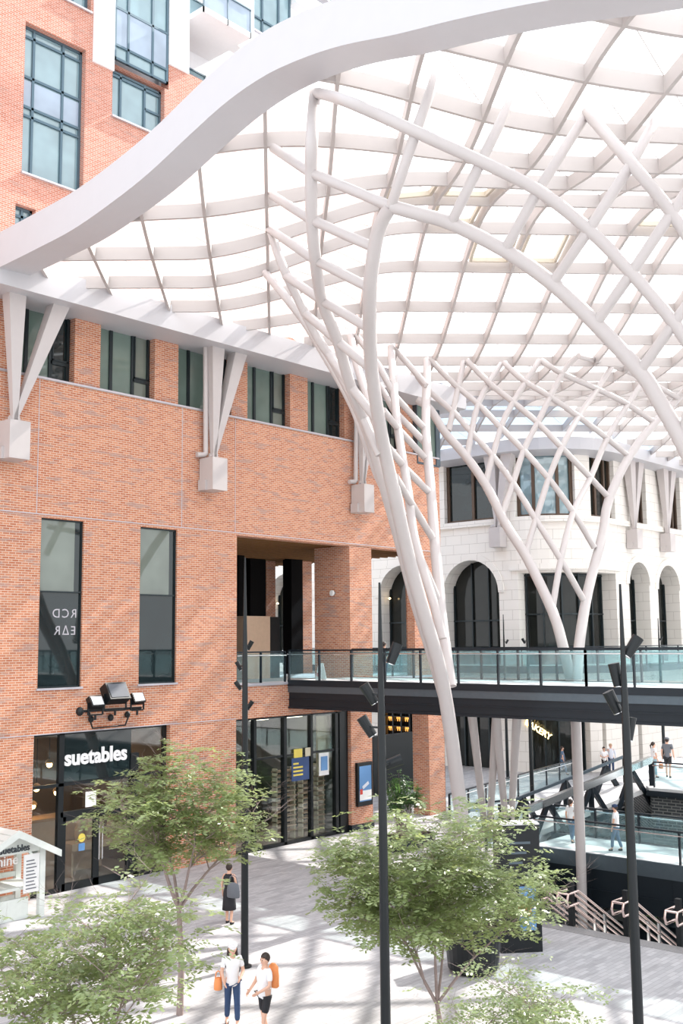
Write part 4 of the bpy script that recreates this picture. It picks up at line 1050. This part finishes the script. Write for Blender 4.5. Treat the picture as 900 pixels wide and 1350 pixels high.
# right-hand column
b_ = at(988,1305,D=24)
cr_ = thing('lattice_column', (b_.x, b_.y, 0), 'thick white arching tubes sweeping down to the right edge of the picture', 'column')
ltube(cr_, [(515,272,24.5),(555,283,24.4),(595,295,24.4),(665,330,24.3),(728,374,24.2),(785,427,24.1),(845,492,24),(866,525,24),(900,585,24),(930,655,24),(955,740,24),(970,850,24),(980,1000,24),(988,1305,24)], .155, .22)
ltube(cr_, [(415,122,'R'),(450,131,23.6),(500,152,23.4),(548,174,23.2),(634,213,23.2),(709,251,23.2),(776,303,23.2),(832,360,23.2),(888,426,23.2),(925,485,23.3),(955,560,23.5)], .13, .14)
ltube(cr_, [(773,148,'R'),(832,216,22.8),(885,281,22.8),(925,345,22.8),(960,430,23)], .13, .13)
for nodes in ([(575,98,'R'),(548,174,23.2),(515,272,24.5)],[(675,130,'R'),(634,213,23.2),(594,295,24.4)],[(773,150,'R'),(709,251,23.2),(665,330,24.3)],[(865,157,'R'),(832,216,22.8),(776,303,23.2),(728,374,24.2)],
              [(935,210,22.6),(885,281,22.8),(832,360,23.2),(785,427,24.1)],[(965,320,22.8),(925,375,22.9),(888,426,23.2),(843,490,24)],[(955,440,23.3),(925,485,23.3),(898,575,24)]):
    ltube(cr_, nodes, .12, curved=False, nm='branch')

# ================================================================== LIGHT MASTS
def mast(px0, py0, D, pxt, pyt, spots, label, rb=.085, rtp=.02, zbase=0):
    top = at(pxt, pyt, D=D); b = Vector((top.x, top.y, zbase))
    t = thing('light_mast', b, label, 'light mast', 'light masts')
    MB().tube([b, b+Vector((0,0,(top.z-zbase)*.72)), top], [rb, rb*.72, rtp], 10).build('mast', 'black', t, smooth=True)
    MB().lathe(b, [(rb*1.8,0),(rb*1.8,.04),(rb*1.1,.06)], 12).build('base_plate', 'black', t)
    for sx, sy, tilt in spots:
        p = at(sx, sy, D=D-.05); side = 1 if sx > proj((b.x,b.y,p.z))[0] else -1
        pole = Vector((b.x, b.y, p.z)); d = Vector((rt.x*side*.55, rt.y*side*.55, tilt)).normalized(); L = .2 if D < 22 else .13; rs = .10 if D < 22 else .062
        h = MB().tube([p-d*L*.9, p+d*L], [rs*.85, rs], 14); h.bar(pole, p, .035, .035)
        ho = h.build('spotlight', 'black', t, smooth=False)
        MB().tube([p-d*L*.91, p-d*L*.97], rs*.8, 14).build('rim', 'chrome', ho)
    return t
mast(322,1255,27.7,323,735,((329,851,1),(315,878,1),(314,904,.8),(329,930,.8)),'slim black light mast in front of the brick column, base behind the walking couple',rb=.10)
mast(508,1350,19,500,768,((519,862,1.4),(487,915,.9),(484,958,.9),(516,1006,.2)),'black light mast rising through the middle of the plaza',rb=.095)
mast(838,1350,18,817,770,((833,853,.8),(812,890,3),(808,926,1.2),(829,961,3)),'black light mast on the right before the footbridge',rb=.095)
mast(0,0,49,694,813,((690,845,1),),'thin far mast passing behind the footbridge right of the V supports',rb=.10)
mast(0,0,60,663,810,((668,846,1),),'thin far mast left in front of the limestone arch pier',rb=.09)
mast(0,0,59,867,815,((871,842,1),),'thin far mast near the right edge in front of far arches',rb=.10)

# ================================================================== PLAZA OBJECTS
# directory sign
b_ = at(684,1252,Z=0)
t = thing('directory_sign', (b_.x, b_.y, 0), 'tall black directory sign with a blue picture behind the leafy tree', 'sign')
fr_ = Vector((b_.x, b_.y, 0)).normalized(); th = math.atan2(fr_.y, fr_.x)+math.radians(16)
wx = Vector((math.sin(th), -math.cos(th), 0)); dy_ = Vector((math.cos(th), math.sin(th), 0)); c = b_+Vector((0,0,1.6))
MB().obox(c, wx, dy_, (0,0,1), .55, .28, 1.6).build('case', 'black', t); MB().obox(c+Vector((0,0,1.62)), wx, dy_, (0,0,1), .56, .29, .02).build('top', 'conc', t)
MB().obox(c-dy_*.285+Vector((0,0,-.5))+wx*.18, wx, dy_, (0,0,1), .22, .006, .55).build('picture', 'lblue', t)
MB().obox(c-dy_*.292+Vector((0,0,-.55))+wx*.1, wx, dy_, (0,0,1), .18, .006, .15).build('picture', 'orange', t)
for k in range(3): MB().obox(c-dy_*.285+Vector((0,0,1.15-k*.25))-wx*.05*k, wx, dy_, (0,0,1), .3-.06*k, .005, .03).build('text_line', 'greyband', t)
# planter
b_ = at(624,1290,Z=0); b_ = b_+Vector((b_.x,b_.y,0)).normalized()*.6
t = thing('round_planter', (b_.x, b_.y, 0), 'big round black planter under the leafy tree', 'planter')
MB().lathe((b_.x,b_.y,0), [(.50,0),(.62,.1),(.70,1.0),(.70,1.1),(.62,1.1),(.60,1.0)], 28).build('pot', 'black', t, smooth=False); MB().lathe((b_.x,b_.y,.98), [(.6,0),(.6,.03)], 24).build('soil', 'soil', t)
PLANTER = b_

# whitewashed market stall
b_ = at(40,1206,Z=0); w2 = .98; KX = b_.x-w2+.12; KY = min(b_.y, FY-1.9)
t = thing('market_stall', (KX, KY, 0), 'whitewashed wooden market stall with gabled roof by the shop door', 'stall')
zt = at(25,1096,D=proj((KX,KY,2.4))[2]).z
ze = zt-.62
for sx in (-1, 1):
    for yy, nm in ((0,'post'),(1.3,'post')):
        MB().box(KX+sx*w2-.09, KX+sx*w2+.09, KY+yy-.08, KY+yy+.08, 0, ze+.05).build(nm, 'kiosk', t)
rf = MB()
for sx in (-1, 1):
    n_ = 6
    for k in range(n_):
        a, b = Vector((KX, 0, zt)), Vector((KX+sx*(w2+.45), 0, ze-.12)); u0_, u1_ = a.lerp(b, k/n_), a.lerp(b, (k+.82)/n_)
        rf.prism([(u0_.x,KY-.3,u0_.z),(u1_.x,KY-.3,u1_.z),(u1_.x,KY-.3,u1_.z+.04),(u0_.x,KY-.3,u0_.z+.04)], (0,1.9,0))
    rf.prism([(KX,KY-.34,zt-.16),(KX+sx*(w2+.48),KY-.34,ze-.28),(KX+sx*(w2+.48),KY-.34,ze-.08),(KX,KY-.34,zt+.06)], (0,.06,0))
rf.build('roof', 'kiosk', t)
MB().prism([(KX-w2,KY-.02,ze-.05),(KX+w2,KY-.02,ze-.05),(KX+w2,KY-.02,ze+.1),(KX,KY-.02,zt-.05),(KX-w2,KY-.02,ze+.1)], (0,.05,0)).build('gable_board', 'kiosk', t)
text_mesh('lettering', 'suetables', .27, 'ink', t, (KX+.05, KY-.04, ze+.02), (1,0,0), (0,0,1), .01, .006)
text_mesh('lettering', 'shine', .42, 'letter', t, (KX-.05, KY+.3, ze-.40), (1,0,0), (0,0,1), .01, .004)
MB().box(KX-w2, KX+w2, KY+.05, KY+1.25, .85, .93).build('counter', 'kiosk', t); MB().box(KX-w2, KX+w2-.35, KY+.1, KY+.2, 0, .6).build('front_board', 'kiosk', t)
MB().box(KX-w2, KX+w2, KY+1.25, KY+1.33, .25, .45).box(KX-w2, KX+w2, KY+1.25, KY+1.33, 1.0, 1.15).box(KX-w2, KX+w2, KY+1.25, KY+1.33, 1.7, 1.82).build('back_rail', 'kiosk', t)
MB().box(KX+w2-.62, KX+w2-.1, KY-.06, KY-.02, .75, 1.85).build('menu_board', 'paper', t)
ml = MB()
for k in range(9): ml.box(KX+w2-.55, KX+w2-.2-.04*(k%3), KY-.07, KY-.06, .85+k*.1, .88+k*.1)
ml.build('menu_text', 'gcloth', t)
for q in (-1, 1): MB().bar((KX+q*w2, KY, ze-.5), (KX+q*(w2-.45), KY, ze-.02), .07, .07, (0,1,0)).build('brace', 'kiosk', t)

# ================================================================== FOLIAGE
def frond(mb, p, d, L, rnd, lw=.030, ll=.075, n=7, droop=.5):
    d = d.normalized(); side = d.cross(Vector((0,0,1)))
    if side.length < .1: side = Vector((1,0,0))
    side.normalize()
    q = p.copy(); st_ = L/n; dd = d.copy()
    for i in range(n):
        dd = (dd+Vector((0,0,-droop/n))).normalized(); q = q+dd*st_
        upv = side.cross(dd).normalized()
        for sgn in (-1, 1):
            v = (side*sgn+dd*.45+upv*rnd.uniform(-.35,.35)).normalized(); l = ll*rnd.uniform(.75,1.2)*(1-.3*abs(i/n-.4)); w = dd*lw*.5+upv*rnd.uniform(-.012,.012)
            a = q+v*.008; b = q+v*l; m_ = q+v*l*.5
            mb.v += [tuple(a), tuple(m_+w), tuple(b), tuple(m_-w)]; k = len(mb.v); mb.f.append((k-4,k-3,k-2,k-1))
def tree(base, height, trunk_h, crown_r, label, seed, nfr, leaf='leaf', z0=None, shape=None, name='locust_tree', stems=1, ll=.085, extra=(), sub=5, frond_L=.42, bare=False):
    rnd = random.Random(seed); base = Vector(base)
    t = thing(name, base, label, 'tree')
    wood = MB(); tips = []
    def limb(p, d, L, r, lvl):
        pts = [p]; n_ = 4; q = p.copy(); dd = d.normalized()
        for i in range(n_):
            dd = (dd+Vector((rnd.uniform(-.16,.16), rnd.uniform(-.16,.16), rnd.uniform(-.05,.10)))).normalized(); q = q+dd*L/n_; pts.append(q.copy())
            if lvl < 3 and i >= (0 if lvl else 1):
                for _ in range(2 if lvl < 2 else 1):
                    az = rnd.uniform(0, 2*PI); nd = (dd*.5+Vector((math.cos(az), math.sin(az), rnd.uniform(-.05,.5)))).normalized()
                    limb(q, nd, L*rnd.uniform(.45,.65), r*.5*(1-i*.12), lvl+1)
            tips.append((q.copy(), dd.copy(), lvl)) if lvl >= 1 else None
        wood.tube(pts, [r*(1-.7*i/n_) for i in range(n_+1)], 7 if lvl < 2 else 4, cap=False)
    top = base+Vector((rnd.uniform(-.1,.1), rnd.uniform(-.1,.1), trunk_h))
    trunk = MB().tube([base, base.lerp(top,.5)+Vector((.04,-.03,0)), top], [height*.012+.01, height*.010+.008, height*.008+.006], 9).build('trunk', 'bark', t, smooth=True)
    n0 = 4
    for k in range(n0):
        az = 2*PI*k/n0+rnd.uniform(-.4,.4); limb(top-Vector((0,0,rnd.uniform(0,.25)*trunk_h*.3)), Vector((math.cos(az)*.75, math.sin(az)*.75, 1.1)), (height-trunk_h)*.62, height*.006+.004, 0)
    limb(top, Vector((0,0,1)), (height-trunk_h)*.72, height*.006+.006, 0)
    cx_, cz = base.x, 0
    good = [q for q in tips if (Vector((q[0].x-base.x, q[0].y-base.y)).length < crown_r and q[0].z < base.z+height)]
    lf = MB()
    for i in range(nfr):
        p, d, l = rnd.choice(good or tips); az = rnd.uniform(0, 2*PI)
        dv = Vector((math.cos(az), math.sin(az), rnd.uniform(-.25,.35)))
        off = Vector((rnd.gauss(0,.13), rnd.gauss(0,.13), rnd.gauss(0,.09)))
        frond(lf, p+off, dv+d*.3, frond_L*rnd.uniform(.7,1.2), rnd, ll=ll, lw=ll*.42)
    wood.build('branches', 'bark', t, smooth=True); o = lf.build('foliage', leaf, t, fix=False)
    return t
b_ = at(237,1338,Z=0)
tree((b_.x,b_.y,0), 5.75, 2.3, 2.1, 'slender locust tree on the plaza in front of the shop window', 3, 1150, ll=.14)
b_ = at(578,1375,Z=0)
tree((b_.x,b_.y,0), 4.8, .75, 2.4, 'full leafy locust tree right of the middle black mast', 11, 2300, ll=.14)
b_ = at(130,1600,Z=0)
tree((b_.x,b_.y,0), 4.6, 1.6, 3.0, 'locust tree crown filling the bottom left corner', 21, 800, ll=.13)
b_ = at(700,1620,Z=0)
tree((b_.x,b_.y,0), 3.35, 1.6, 1.9, 'low locust crown at the bottom right of the full tree', 33, 520, ll=.09)
def shrub(base, rx, ry, h, label, seed, n, leaf='leaf2', ll=.09, name='shrub'):
    rnd = random.Random(seed); base = Vector(base); t = thing(name, base, label, 'shrub')
    st_ = MB(); lf = MB()
    for k in range(n//8):
        az = rnd.uniform(0,2*PI); r = rnd.random()**.5; e = base+Vector((math.cos(az)*rx*r, math.sin(az)*ry*r, h*rnd.uniform(.45,1)*(1-.4*r*r)))
        m_ = base.lerp(e,.5)+Vector((0,0,h*.15)); st_.tube([base+Vector((math.cos(az)*rx*r*.3, math.sin(az)*ry*r*.3, 0)), m_, e], [.018,.012,.005], 4, cap=False)
        for q in range(8): p = m_.lerp(e, rnd.uniform(.1,1)); frond(lf, p, Vector((rnd.uniform(-1,1), rnd.uniform(-1,1), rnd.uniform(-.1,.7))), rnd.uniform(.25,.5), rnd, ll=ll, lw=ll*.4, n=6)
    st_.build('stems', 'bark', t); lf.build('foliage', leaf, t, fix=False); return t
b_ = at(535,1100,Z=.5)
pl = thing('planter_box', (b_.x, b_.y, 0), 'low dark planter box at the foot of the brick pillar passage', 'planter')
MB().box(b_.x-1.1, b_.x+1.1, b_.y-.6, b_.y+.6, 0, .5).build('box', 'dark', pl); MB().box(b_.x-1.0, b_.x+1.0, b_.y-.5, b_.y+.5, .48, .53).build('soil', 'soil', pl)
shrub((b_.x-.2,b_.y,.5), 1.1, .6, 2.7, 'dark green shrub between the brick pillars behind the middle mast', 5, 420, ll=.13)
a_, b2_ = at(493,1040,Y=36.5), at(548,1040,Y=36.5)
o = MB().box(a_.x, b2_.x, 36.5, 36.7, 0, 3.0).box(a_.x-.03, b2_.x+.03, 36.45, 36.75, 3.0, 3.08).build('added_dark_panel', 'black'); tag(o, 'added black panel standing in for the dark space behind the shrub in the passage between brick pillars', 'wall')  # added black panel, stands in for the darkness of the passage
o = shrub((PLANTER.x,PLANTER.y,1.0), .5, .5, .7, 'small green shrub growing in the round black planter', 6, 60)
b_ = at(872,1205,D=44)
for k, (px, py, D, lab) in enumerate(((838,1212,43,'left of the right stair handrail'),(880,1216,43,'at the right edge beyond the stairs'))):
    b_ = at(px, py, D=D)
    pl = thing('planter_box', (b_.x, b_.y, b_.z-.6), 'dark planter wall in the stair void, %s' % lab, 'planter')
    MB().box(b_.x-.6, b_.x+.6, b_.y-1.3, b_.y+1.3, -5, b_.z).build('box', 'dark', pl)
    shrub((b_.x,b_.y,b_.z), .7, 1.3, 1.1, 'bright green shrub in the stair void, %s' % lab, 40+k, 170, leaf='leaf3', ll=.11)

# ================================================================== PEOPLE
def skin_mesh(name, verts, edges, radii, m, parent, sub=2, root=0, subdiv=True):
    me = bpy.data.meshes.new(name); me.from_pydata([tuple(v) for v in verts], edges, [])
    ob = bpy.data.objects.new(name, me); COL.objects.link(ob)
    md = ob.modifiers.new('skin', 'SKIN'); md.use_smooth_shade = True
    sv = me.skin_vertices[0].data
    for i, r in enumerate(radii):
        sv[i].radius = (r, r) if not isinstance(r, tuple) else r; sv[i].use_root = (i == root)
    ms = ob.modifiers.new('sub', 'SUBSURF'); ms.levels = sub; ms.render_levels = sub
    bpy.context.view_layer.update()
    me2 = bpy.data.meshes.new_from_object(ob.evaluated_get(bpy.context.evaluated_depsgraph_get()))
    bpy.data.objects.remove(ob); me2.name = name; me2.materials.clear(); me2.materials.append(M[m])
    o = bpy.data.objects.new(name, me2); COL.objects.link(o); o.parent = parent; return o
def person(loc, h, face, label, top='wcloth', bottom='bcloth', sleeves='short', legs='long', hair='short', arms=None, step=.12, skirt=False, shoes='bcloth', hat=None, fingers=True, group=None, hairm='hair', torso_w=1.0):
    """standing figure built upright in local axes, facing local +X; scaled to height h"""
    t = thing('person', loc, label, 'person', group); t.rotation_euler = (0,0,face)
    k = h/1.75
    V = lambda x, y, z: Vector((x*k, y*k, z*k))
    pel = V(0,0,.98); spine = V(.01,0,1.15); chest = V(.0,0,1.32); neck0 = V(-.01,0,1.46); neck1 = V(0,0,1.53); head0 = V(.01,0,1.60); head1 = V(.015,0,1.67)
    A = arms or {}
    vs = [pel, spine, chest, neck0, neck1, head0, head1]; ed = [(0,1),(1,2),(2,3),(3,4),(4,5),(5,6)]; R = [.135*k, .12*k, .135*k, .07*k, .052*k, .085*k, .082*k]
    vs.append(V(.108,0,1.605)); ed.append((5,7)); R.append(.013*k)      # nose
    for s in (-1, 1): vs.append(V(.0,s*.092,1.61)); ed.append((5,len(vs)-1)); R.append(.016*k)  # ears
    arm_j = {}
    for s, nm in ((1,'l'),(-1,'r')):
        sh = V(0,s*.17*torso_w,1.42); el, wr = A.get(nm, (( .0, .25, 1.15),(.06,.26,.90)))
        el, wr = V(el[0], s*el[1], el[2]), V(wr[0], s*wr[1], wr[2])
        i = len(vs); vs += [sh, el, wr]; ed += [(2,i),(i,i+1),(i+1,i+2)]; R += [.055*k, .042*k, .028*k]
        d = (wr-el).normalized(); palm = wr+d*.07*k; vs.append(palm); ed.append((i+2,i+3)); R.append(.034*k); pi = i+3
        if fingers:
            side = d.cross(Vector((0,1,0))).normalized() if abs(d.y) < .9 else Vector((1,0,0)); crl = Vector((0,-s,0))
            for f_, ln in zip((-1.5,-.5,.5,1.5), (.065,.08,.075,.058)):
                a = palm+side*f_*.017*k+d*.02*k; b = a+d*ln*.55*k; c = b+(d*.8+crl*.6).normalized()*ln*.5*k
                n_ = len(vs); vs += [a, b, c]; ed += [(pi,n_),(n_,n_+1),(n_+1,n_+2)]; R += [.010*k,.0085*k,.007*k]
            a = wr+d*.03*k+side*.03*k; b = a+(side+d*.7).normalized()*.045*k; n_ = len(vs); vs += [a,b]; ed += [(pi,n_),(n_,n_+1)]; R += [.011*k,.008*k]
        arm_j[nm] = (sh, el, wr)
    leg_j = {}
    for s, nm in ((1,'l'),(-1,'r')):
        hip = V(0,s*.09,.92); kn = V(.03+s*step*.5,s*.095,.50); an = V(s*step-.02,s*.10,.085); to = V(s*step+.13,s*.115,.03)
        i = len(vs); vs += [hip, kn, an, to]; ed += [(0,i),(i,i+1),(i+1,i+2),(i+2,i+3)]; R += [.088*k,.056*k,.038*k,.032*k]; leg_j[nm] = (hip, kn, an, to)
    skin_mesh('body', vs, ed, R, 'skin', t)
    # shirt
    vs = [pel+V(0,0,-.17), spine, chest, V(-.01,0,1.45)]; ed = [(0,1),(1,2),(2,3)]; R = [.168*k, .150*k, .152*k, .085*k]
    for nm in 'lr':
        sh, el, wr = arm_j[nm]; i = len(vs)
        if sleeves == 'none': vs += [sh]; ed += [(2,i)]; R += [.062*k]; continue
        e = el if sleeves == 'long' else sh.lerp(el, .75); vs += [sh, e]; ed += [(2,i),(i,i+1)]; R += [.070*k, .060*k if sleeves != 'long' else .052*k]
        if sleeves == 'long': vs.append(wr); ed.append((i+1,i+2)); R.append(.040*k)
    skin_mesh('shirt', vs, ed, R, top, t)
    if skirt:
        MB().lathe((0,0,0), [(.15*k,1.05*k),(.18*k,.9*k),(.20*k,.6*k),(.21*k,.42*k),(.19*k,.42*k),(.16*k,.9*k)], 20).build('skirt', bottom, t, smooth=True, world=False)
    else:
        vs = [pel+V(0,0,.06)]; ed = []; R = [.148*k]
        for nm in 'lr':
            hip, kn, an, to = leg_j[nm]; i = len(vs); hip = hip+V(0,0,-.05)
            vs += [hip, kn if legs == 'long' else hip.lerp(kn,.85)]; ed += [(0,i),(i,i+1)]; R += [.098*k, .075*k if legs == 'long' else .085*k]
            if legs == 'long': vs.append(an+V(0,0,.04)); ed.append((i+1,i+2)); R.append(.062*k)
        skin_mesh('trousers' if legs == 'long' else 'shorts', vs, ed, R, bottom, t)
    for nm in 'lr':
        hip, kn, an, to = leg_j[nm]
        skin_mesh('shoe', [an+V(-.04,0,-.035), an+V(.04,0,-.045), to], [(0,1),(1,2)], [.048*k,.048*k,.042*k], shoes, t, sub=1)
    hr = MB(); hc = V(-.018,0,1.655)
    hr.ball(hc, .105*k, .100*k, .112*k, 14, 10)
    ho = None
    if hair == 'long': hr.tube([hc+V(-.03,0,.02), V(-.07,0,1.55), V(-.085,0,1.40), V(-.08,0,1.30)], [.09*k,.085*k,.07*k,.03*k], 10); hr.tube([V(-.02,.085,1.62), V(-.02,.10,1.45), V(.02,.10,1.34)], [.03*k,.03*k,.015*k], 6); hr.tube([V(-.02,-.085,1.62), V(-.02,-.10,1.45), V(.02,-.10,1.34)], [.03*k,.03*k,.015*k], 6)
    if hair == 'bun': hr.ball(V(-.10,0,1.72), .05*k, .05*k, .05*k)
    if hair == 'tail': hr.tube([V(-.10,0,1.66), V(-.16,0,1.58), V(-.14,0,1.42)], [.035*k,.04*k,.012*k], 8)
    # carve the face side: keep only faces behind / above the brow
    keep = [f for f in hr.f if not all((hr.v[i][0] > .035*k and hr.v[i][2] < 1.70*k) for i in f) or min(hr.v[i][2] for i in f) < 1.5*k]
    hr.f = keep; hr.build('hair', hairm, t, smooth=True, world=False)
    ey = MB()
    for s in (-1,1): ey.ball(V(.088,s*.032,1.625), .010*k,.012*k,.009*k, 8, 6)
    ey.build('eye', 'hair', t, world=False); MB().ball(V(.093,0,1.555), .008*k,.026*k,.008*k, 8, 6).build('mouth', 'pink', t, world=False)
    if hat: MB().ball(V(-.005,0,1.69), .115*k,.108*k,.085*k, 14, 8).tube([V(.08,0,1.68), V(.10,0,1.678)], .075*k, 12).build('cap', hat, t, world=False, smooth=True)
    return t
def bag(loc, label, m, w, d, h, face=0, cat='bag', name='bag', strap=True):
    t = thing(name, loc, label, cat); t.rotation_euler = (0,0,face)
    bm = MB(); n_ = 10
    bm.lathe((0,0,0), [(1*.8,0),(1,.06),(1,.5),(.85,.88),(.4,1.0)], 16); bm.v = [(v[0]*d/2*(1.0), v[1]*w/2, v[2]*h) for v in bm.v]
    bm.build('bag_body', m, t, world=False, smooth=True)
    if strap: MB().tube([(0,-w*.35,h*.85),(0,-w*.25,h*1.35),(0,0,h*1.5),(0,w*.25,h*1.35),(0,w*.35,h*.85)], .014, 6).build('strap', m, t, world=False, smooth=True)
    return t
tocam = lambda p: math.atan2(-p.y, -p.x)
# woman in black by the mast
p = at(302,1218,Z=0); a = tocam(p)+math.radians(150)
person(p, 1.68, a, 'person in a long black dress carrying a grey bag beside the slim black mast', top='bcloth', bottom='bcloth', sleeves='none', skirt=True, hair='bun', step=.05)
q = p+Vector((rt.x,rt.y,0))*.14-Vector((fw.x,fw.y,0)).normalized()*.26
bag((q.x,q.y,.78), 'grey shoulder bag with a pale print, worn by the person in black', 'gcloth', .42, .14, .42, a+PI)
# couple walking to the camera
p = at(306,1352,Z=0); a = tocam(p)+.1
person(p, 1.68, a, 'person in a white T-shirt and dark jeans with long dark hair walking forward', top='wcloth', bottom='navy', hair='long', hat='wcloth', step=.16, arms={'r':((.02,.24,1.15),(.20,.20,1.0)),'l':((.02,.24,1.15),(.2,.16,1.06))})
q = p+Vector((-rt.x,-rt.y,0))*.30
bag((q.x,q.y,.72), 'small orange bag held by the long haired person in white', 'orange', .18, .14, .26, a)
q = p+Vector((fw.x,fw.y,0)).normalized()*.22
bag((q.x,q.y,1.0), 'dark backpack on the long haired person in white', 'gcloth', .30, .16, .42, a, 'bag', 'backpack', False)
p = at(349,1372,Z=0); a = tocam(p)+math.radians(-55)
person(p, 1.70, a, 'person in a loose white T-shirt and black shorts beside the long haired walker', top='wcloth', bottom='bcloth', legs='short', hair='short', step=.12, arms={'r':((.05,.26,1.15),(.24,.2,1.02)),'l':((.05,.26,1.15),(.25,.16,1.05))}, shoes='bcloth')
d_ = Vector((math.cos(a), math.sin(a), 0)); q = p-d_*.22
bag((q.x,q.y,1.0), 'orange backpack on the person in black shorts', 'orange', .30, .18, .46, a, 'bag', 'backpack', False)
p = at(200,1290,Z=0); a = tocam(p)+2.2
person(p, 1.66, a, 'person dressed all in white half hidden behind the bottom left foliage', top='wcloth', bottom='wcloth', hair='short', hairm='wcloth', shoes='wcloth', arms={'l':((.02,.24,1.15),(.22,.18,1.05))})
# lower footbridge walkers
for (px, X, h, lab, kw) in ((812, LX+1.1, 1.70, 'person in a white top, blue cap and jeans on the lower footbridge', dict(top='wcloth', bottom='denim', hat='navy')),
                            (754, LX+1.6, 1.66, 'person with dark hair and white top on the lower footbridge behind the pale column', dict(top='wcloth', bottom='denim', hair='tail'))):
    p = at(px, 1110, X=X); p.z = .1
    person(p, h, PI/2+.2 if px > 800 else tocam(p)+2.6, lab, step=.16, fingers=True, **kw)
# far people
for (px, py, h, lab, kw, f_) in ((797,1021,1.62,'person in a white cropped top and black trousers, left of a far couple', dict(top='wcloth', bottom='bcloth', hair='bun', arms={'l':((.06,.24,1.15),(.22,.1,1.15)),'r':((.06,.24,1.15),(.22,.1,1.12))}), .2),
                                 (806,1020,1.78,'person in a pale blue shirt and navy trousers, right of a far couple', dict(top='pcloth', bottom='navy', sleeves='long', hairm='plywood'), .1)):
    p = at(px, py, Z=0); person(p, h, tocam(p)+f_, lab, step=.06, **kw)
for (px, py, h, lab, kw, f_) in ((863,1026,1.68,'person in a white top and pale jeans carrying a bag on the raised platform', dict(top='wcloth', bottom='ldenim', hair='tail'), 2.0),
                                 (881,1025,1.86,'person in a dark shirt and black shorts on the raised platform', dict(top='gcloth', bottom='bcloth', legs='short', hat='gcloth'), 2.9)):
    p = at(px, py, Z=PZ); person(p, h, tocam(p)+f_, lab, step=.14, **kw)
p = at(871,1010,D=47.5); bag((p.x,p.y,PZ+.75), 'small orange bag hanging beside the person in pale jeans', 'orange', .22, .12, .22, 0)
# stroller pusher
p = at(795,1012,Z=0); a = tocam(p)
person(p, 1.66, a, 'person in a blue top pushing a red and white stroller far under the bridge', top='navy', bottom='bcloth', hair='long', step=.08, arms={'l':((.08,.22,1.15),(.3,.2,1.05)),'r':((.08,.22,1.15),(.3,.2,1.05))})
q = p-Vector((fw.x,fw.y,0)).normalized()*.9+Vector((-rt.x,-rt.y,0))*.25
t = thing('stroller', (q.x,q.y,0), 'red and white stroller pushed along under the bridge', 'stroller'); t.rotation_euler = (0,0,a)
MB().prism([(-.3,-.38,.5),(.35,-.38,.5),(.42,-.38,.85),(-.35,-.38,1.0)], (0,.76,0)).build('seat', 'red', t, world=False)
MB().ball((-.15,-.55,.95), .35,.28,.28).build('hood', 'wcloth', t, world=False, smooth=True)
MB().tube([(-.3,-.35,.4),(.3,-.35,.4),(.3,.35,.4),(-.3,.35,.4)], .02, 6).tube([(-.3,.3,.4),(-.6,.3,1.05),(-.6,-.3,1.05),(-.3,-.3,.4)], .018, 6).build('frame', 'black', t, world=False)
for x in (-.3,.3):
    for y in (-.36,.36): MB().tube([(x,y-.02,.15),(x,y+.02,.15)], .15, 14).build('wheel', 'black', t, world=False)
# walker behind the ramp
p = at(742,1022,Z=0); person(p, 1.7, tocam(p)+1.6, 'person in denim walking behind the long glass barrier under the bridge', top='denim', bottom='denim', step=.25, hair='short')
p = at(702,1003,Z=0); person(p, 1.72, tocam(p), 'person in a red top by the lit yellow sign', top='red', bottom='bcloth', hair='short')
# person on the terrace
p = at(507, 895, X=35.5); p.z = Z_DECK-.05
person((p.x,p.y,p.z), 1.55, tocam(p)+2.5, 'person in dark clothes leaning on the terrace balustrade behind the middle mast', top='bcloth', bottom='navy', hair='tail', step=.08)

# ================================================================== LIGHT AND SKY
w_ = bpy.data.worlds.new('sky'); bpy.context.scene.world = w_; w_.use_nodes = True; nt = w_.node_tree
bg = nt.nodes['Background']; tc = nt.nodes.new('ShaderNodeTexCoord'); sp_n = nt.nodes.new('ShaderNodeSeparateXYZ'); nt.links.new(tc.outputs['Generated'], sp_n.inputs[0])
cr = nt.nodes.new('ShaderNodeValToRGB'); nt.links.new(sp_n.outputs['Z'], cr.inputs[0])
cr.color_ramp.elements[0].position = 0.0; cr.color_ramp.elements[0].color = (.82,.84,.86,1); cr.color_ramp.elements[1].position = .9; cr.color_ramp.elements[1].color = (.78,.87,1.0,1)
e = cr.color_ramp.elements.new(.45); e.color = (.95,.96,.98,1)
nt.links.new(cr.outputs[0], bg.inputs['Color']); bg.inputs['Strength'].default_value = 1.3
sun = bpy.data.lights.new('sun', 'SUN'); so = bpy.data.objects.new('sun', sun); COL.objects.link(so)
el, az = math.radians(40.4), math.radians(-6)
dv = Vector((math.cos(az)*math.cos(el), math.sin(az)*math.cos(el), math.sin(el)))
so.rotation_euler = dv.to_track_quat('Z', 'Y').to_euler(); sun.energy = 8.0; sun.angle = math.radians(.6); sun.color = (1,.95,.88)
sc = bpy.context.scene
sc.view_settings.view_transform = 'Standard'; sc.view_settings.look = 'None'; sc.view_settings.exposure = .72; sc.view_settings.gamma = 1; sc.view_settings.use_curve_mapping = False
sc.cycles.max_bounces = 8; sc.cycles.transparent_max_bounces = 32; sc.cycles.diffuse_bounces = 4; sc.cycles.glossy_bounces = 3; sc.cycles.caustics_reflective = False; sc.cycles.caustics_refractive = False
sc.cycles.use_denoising = True
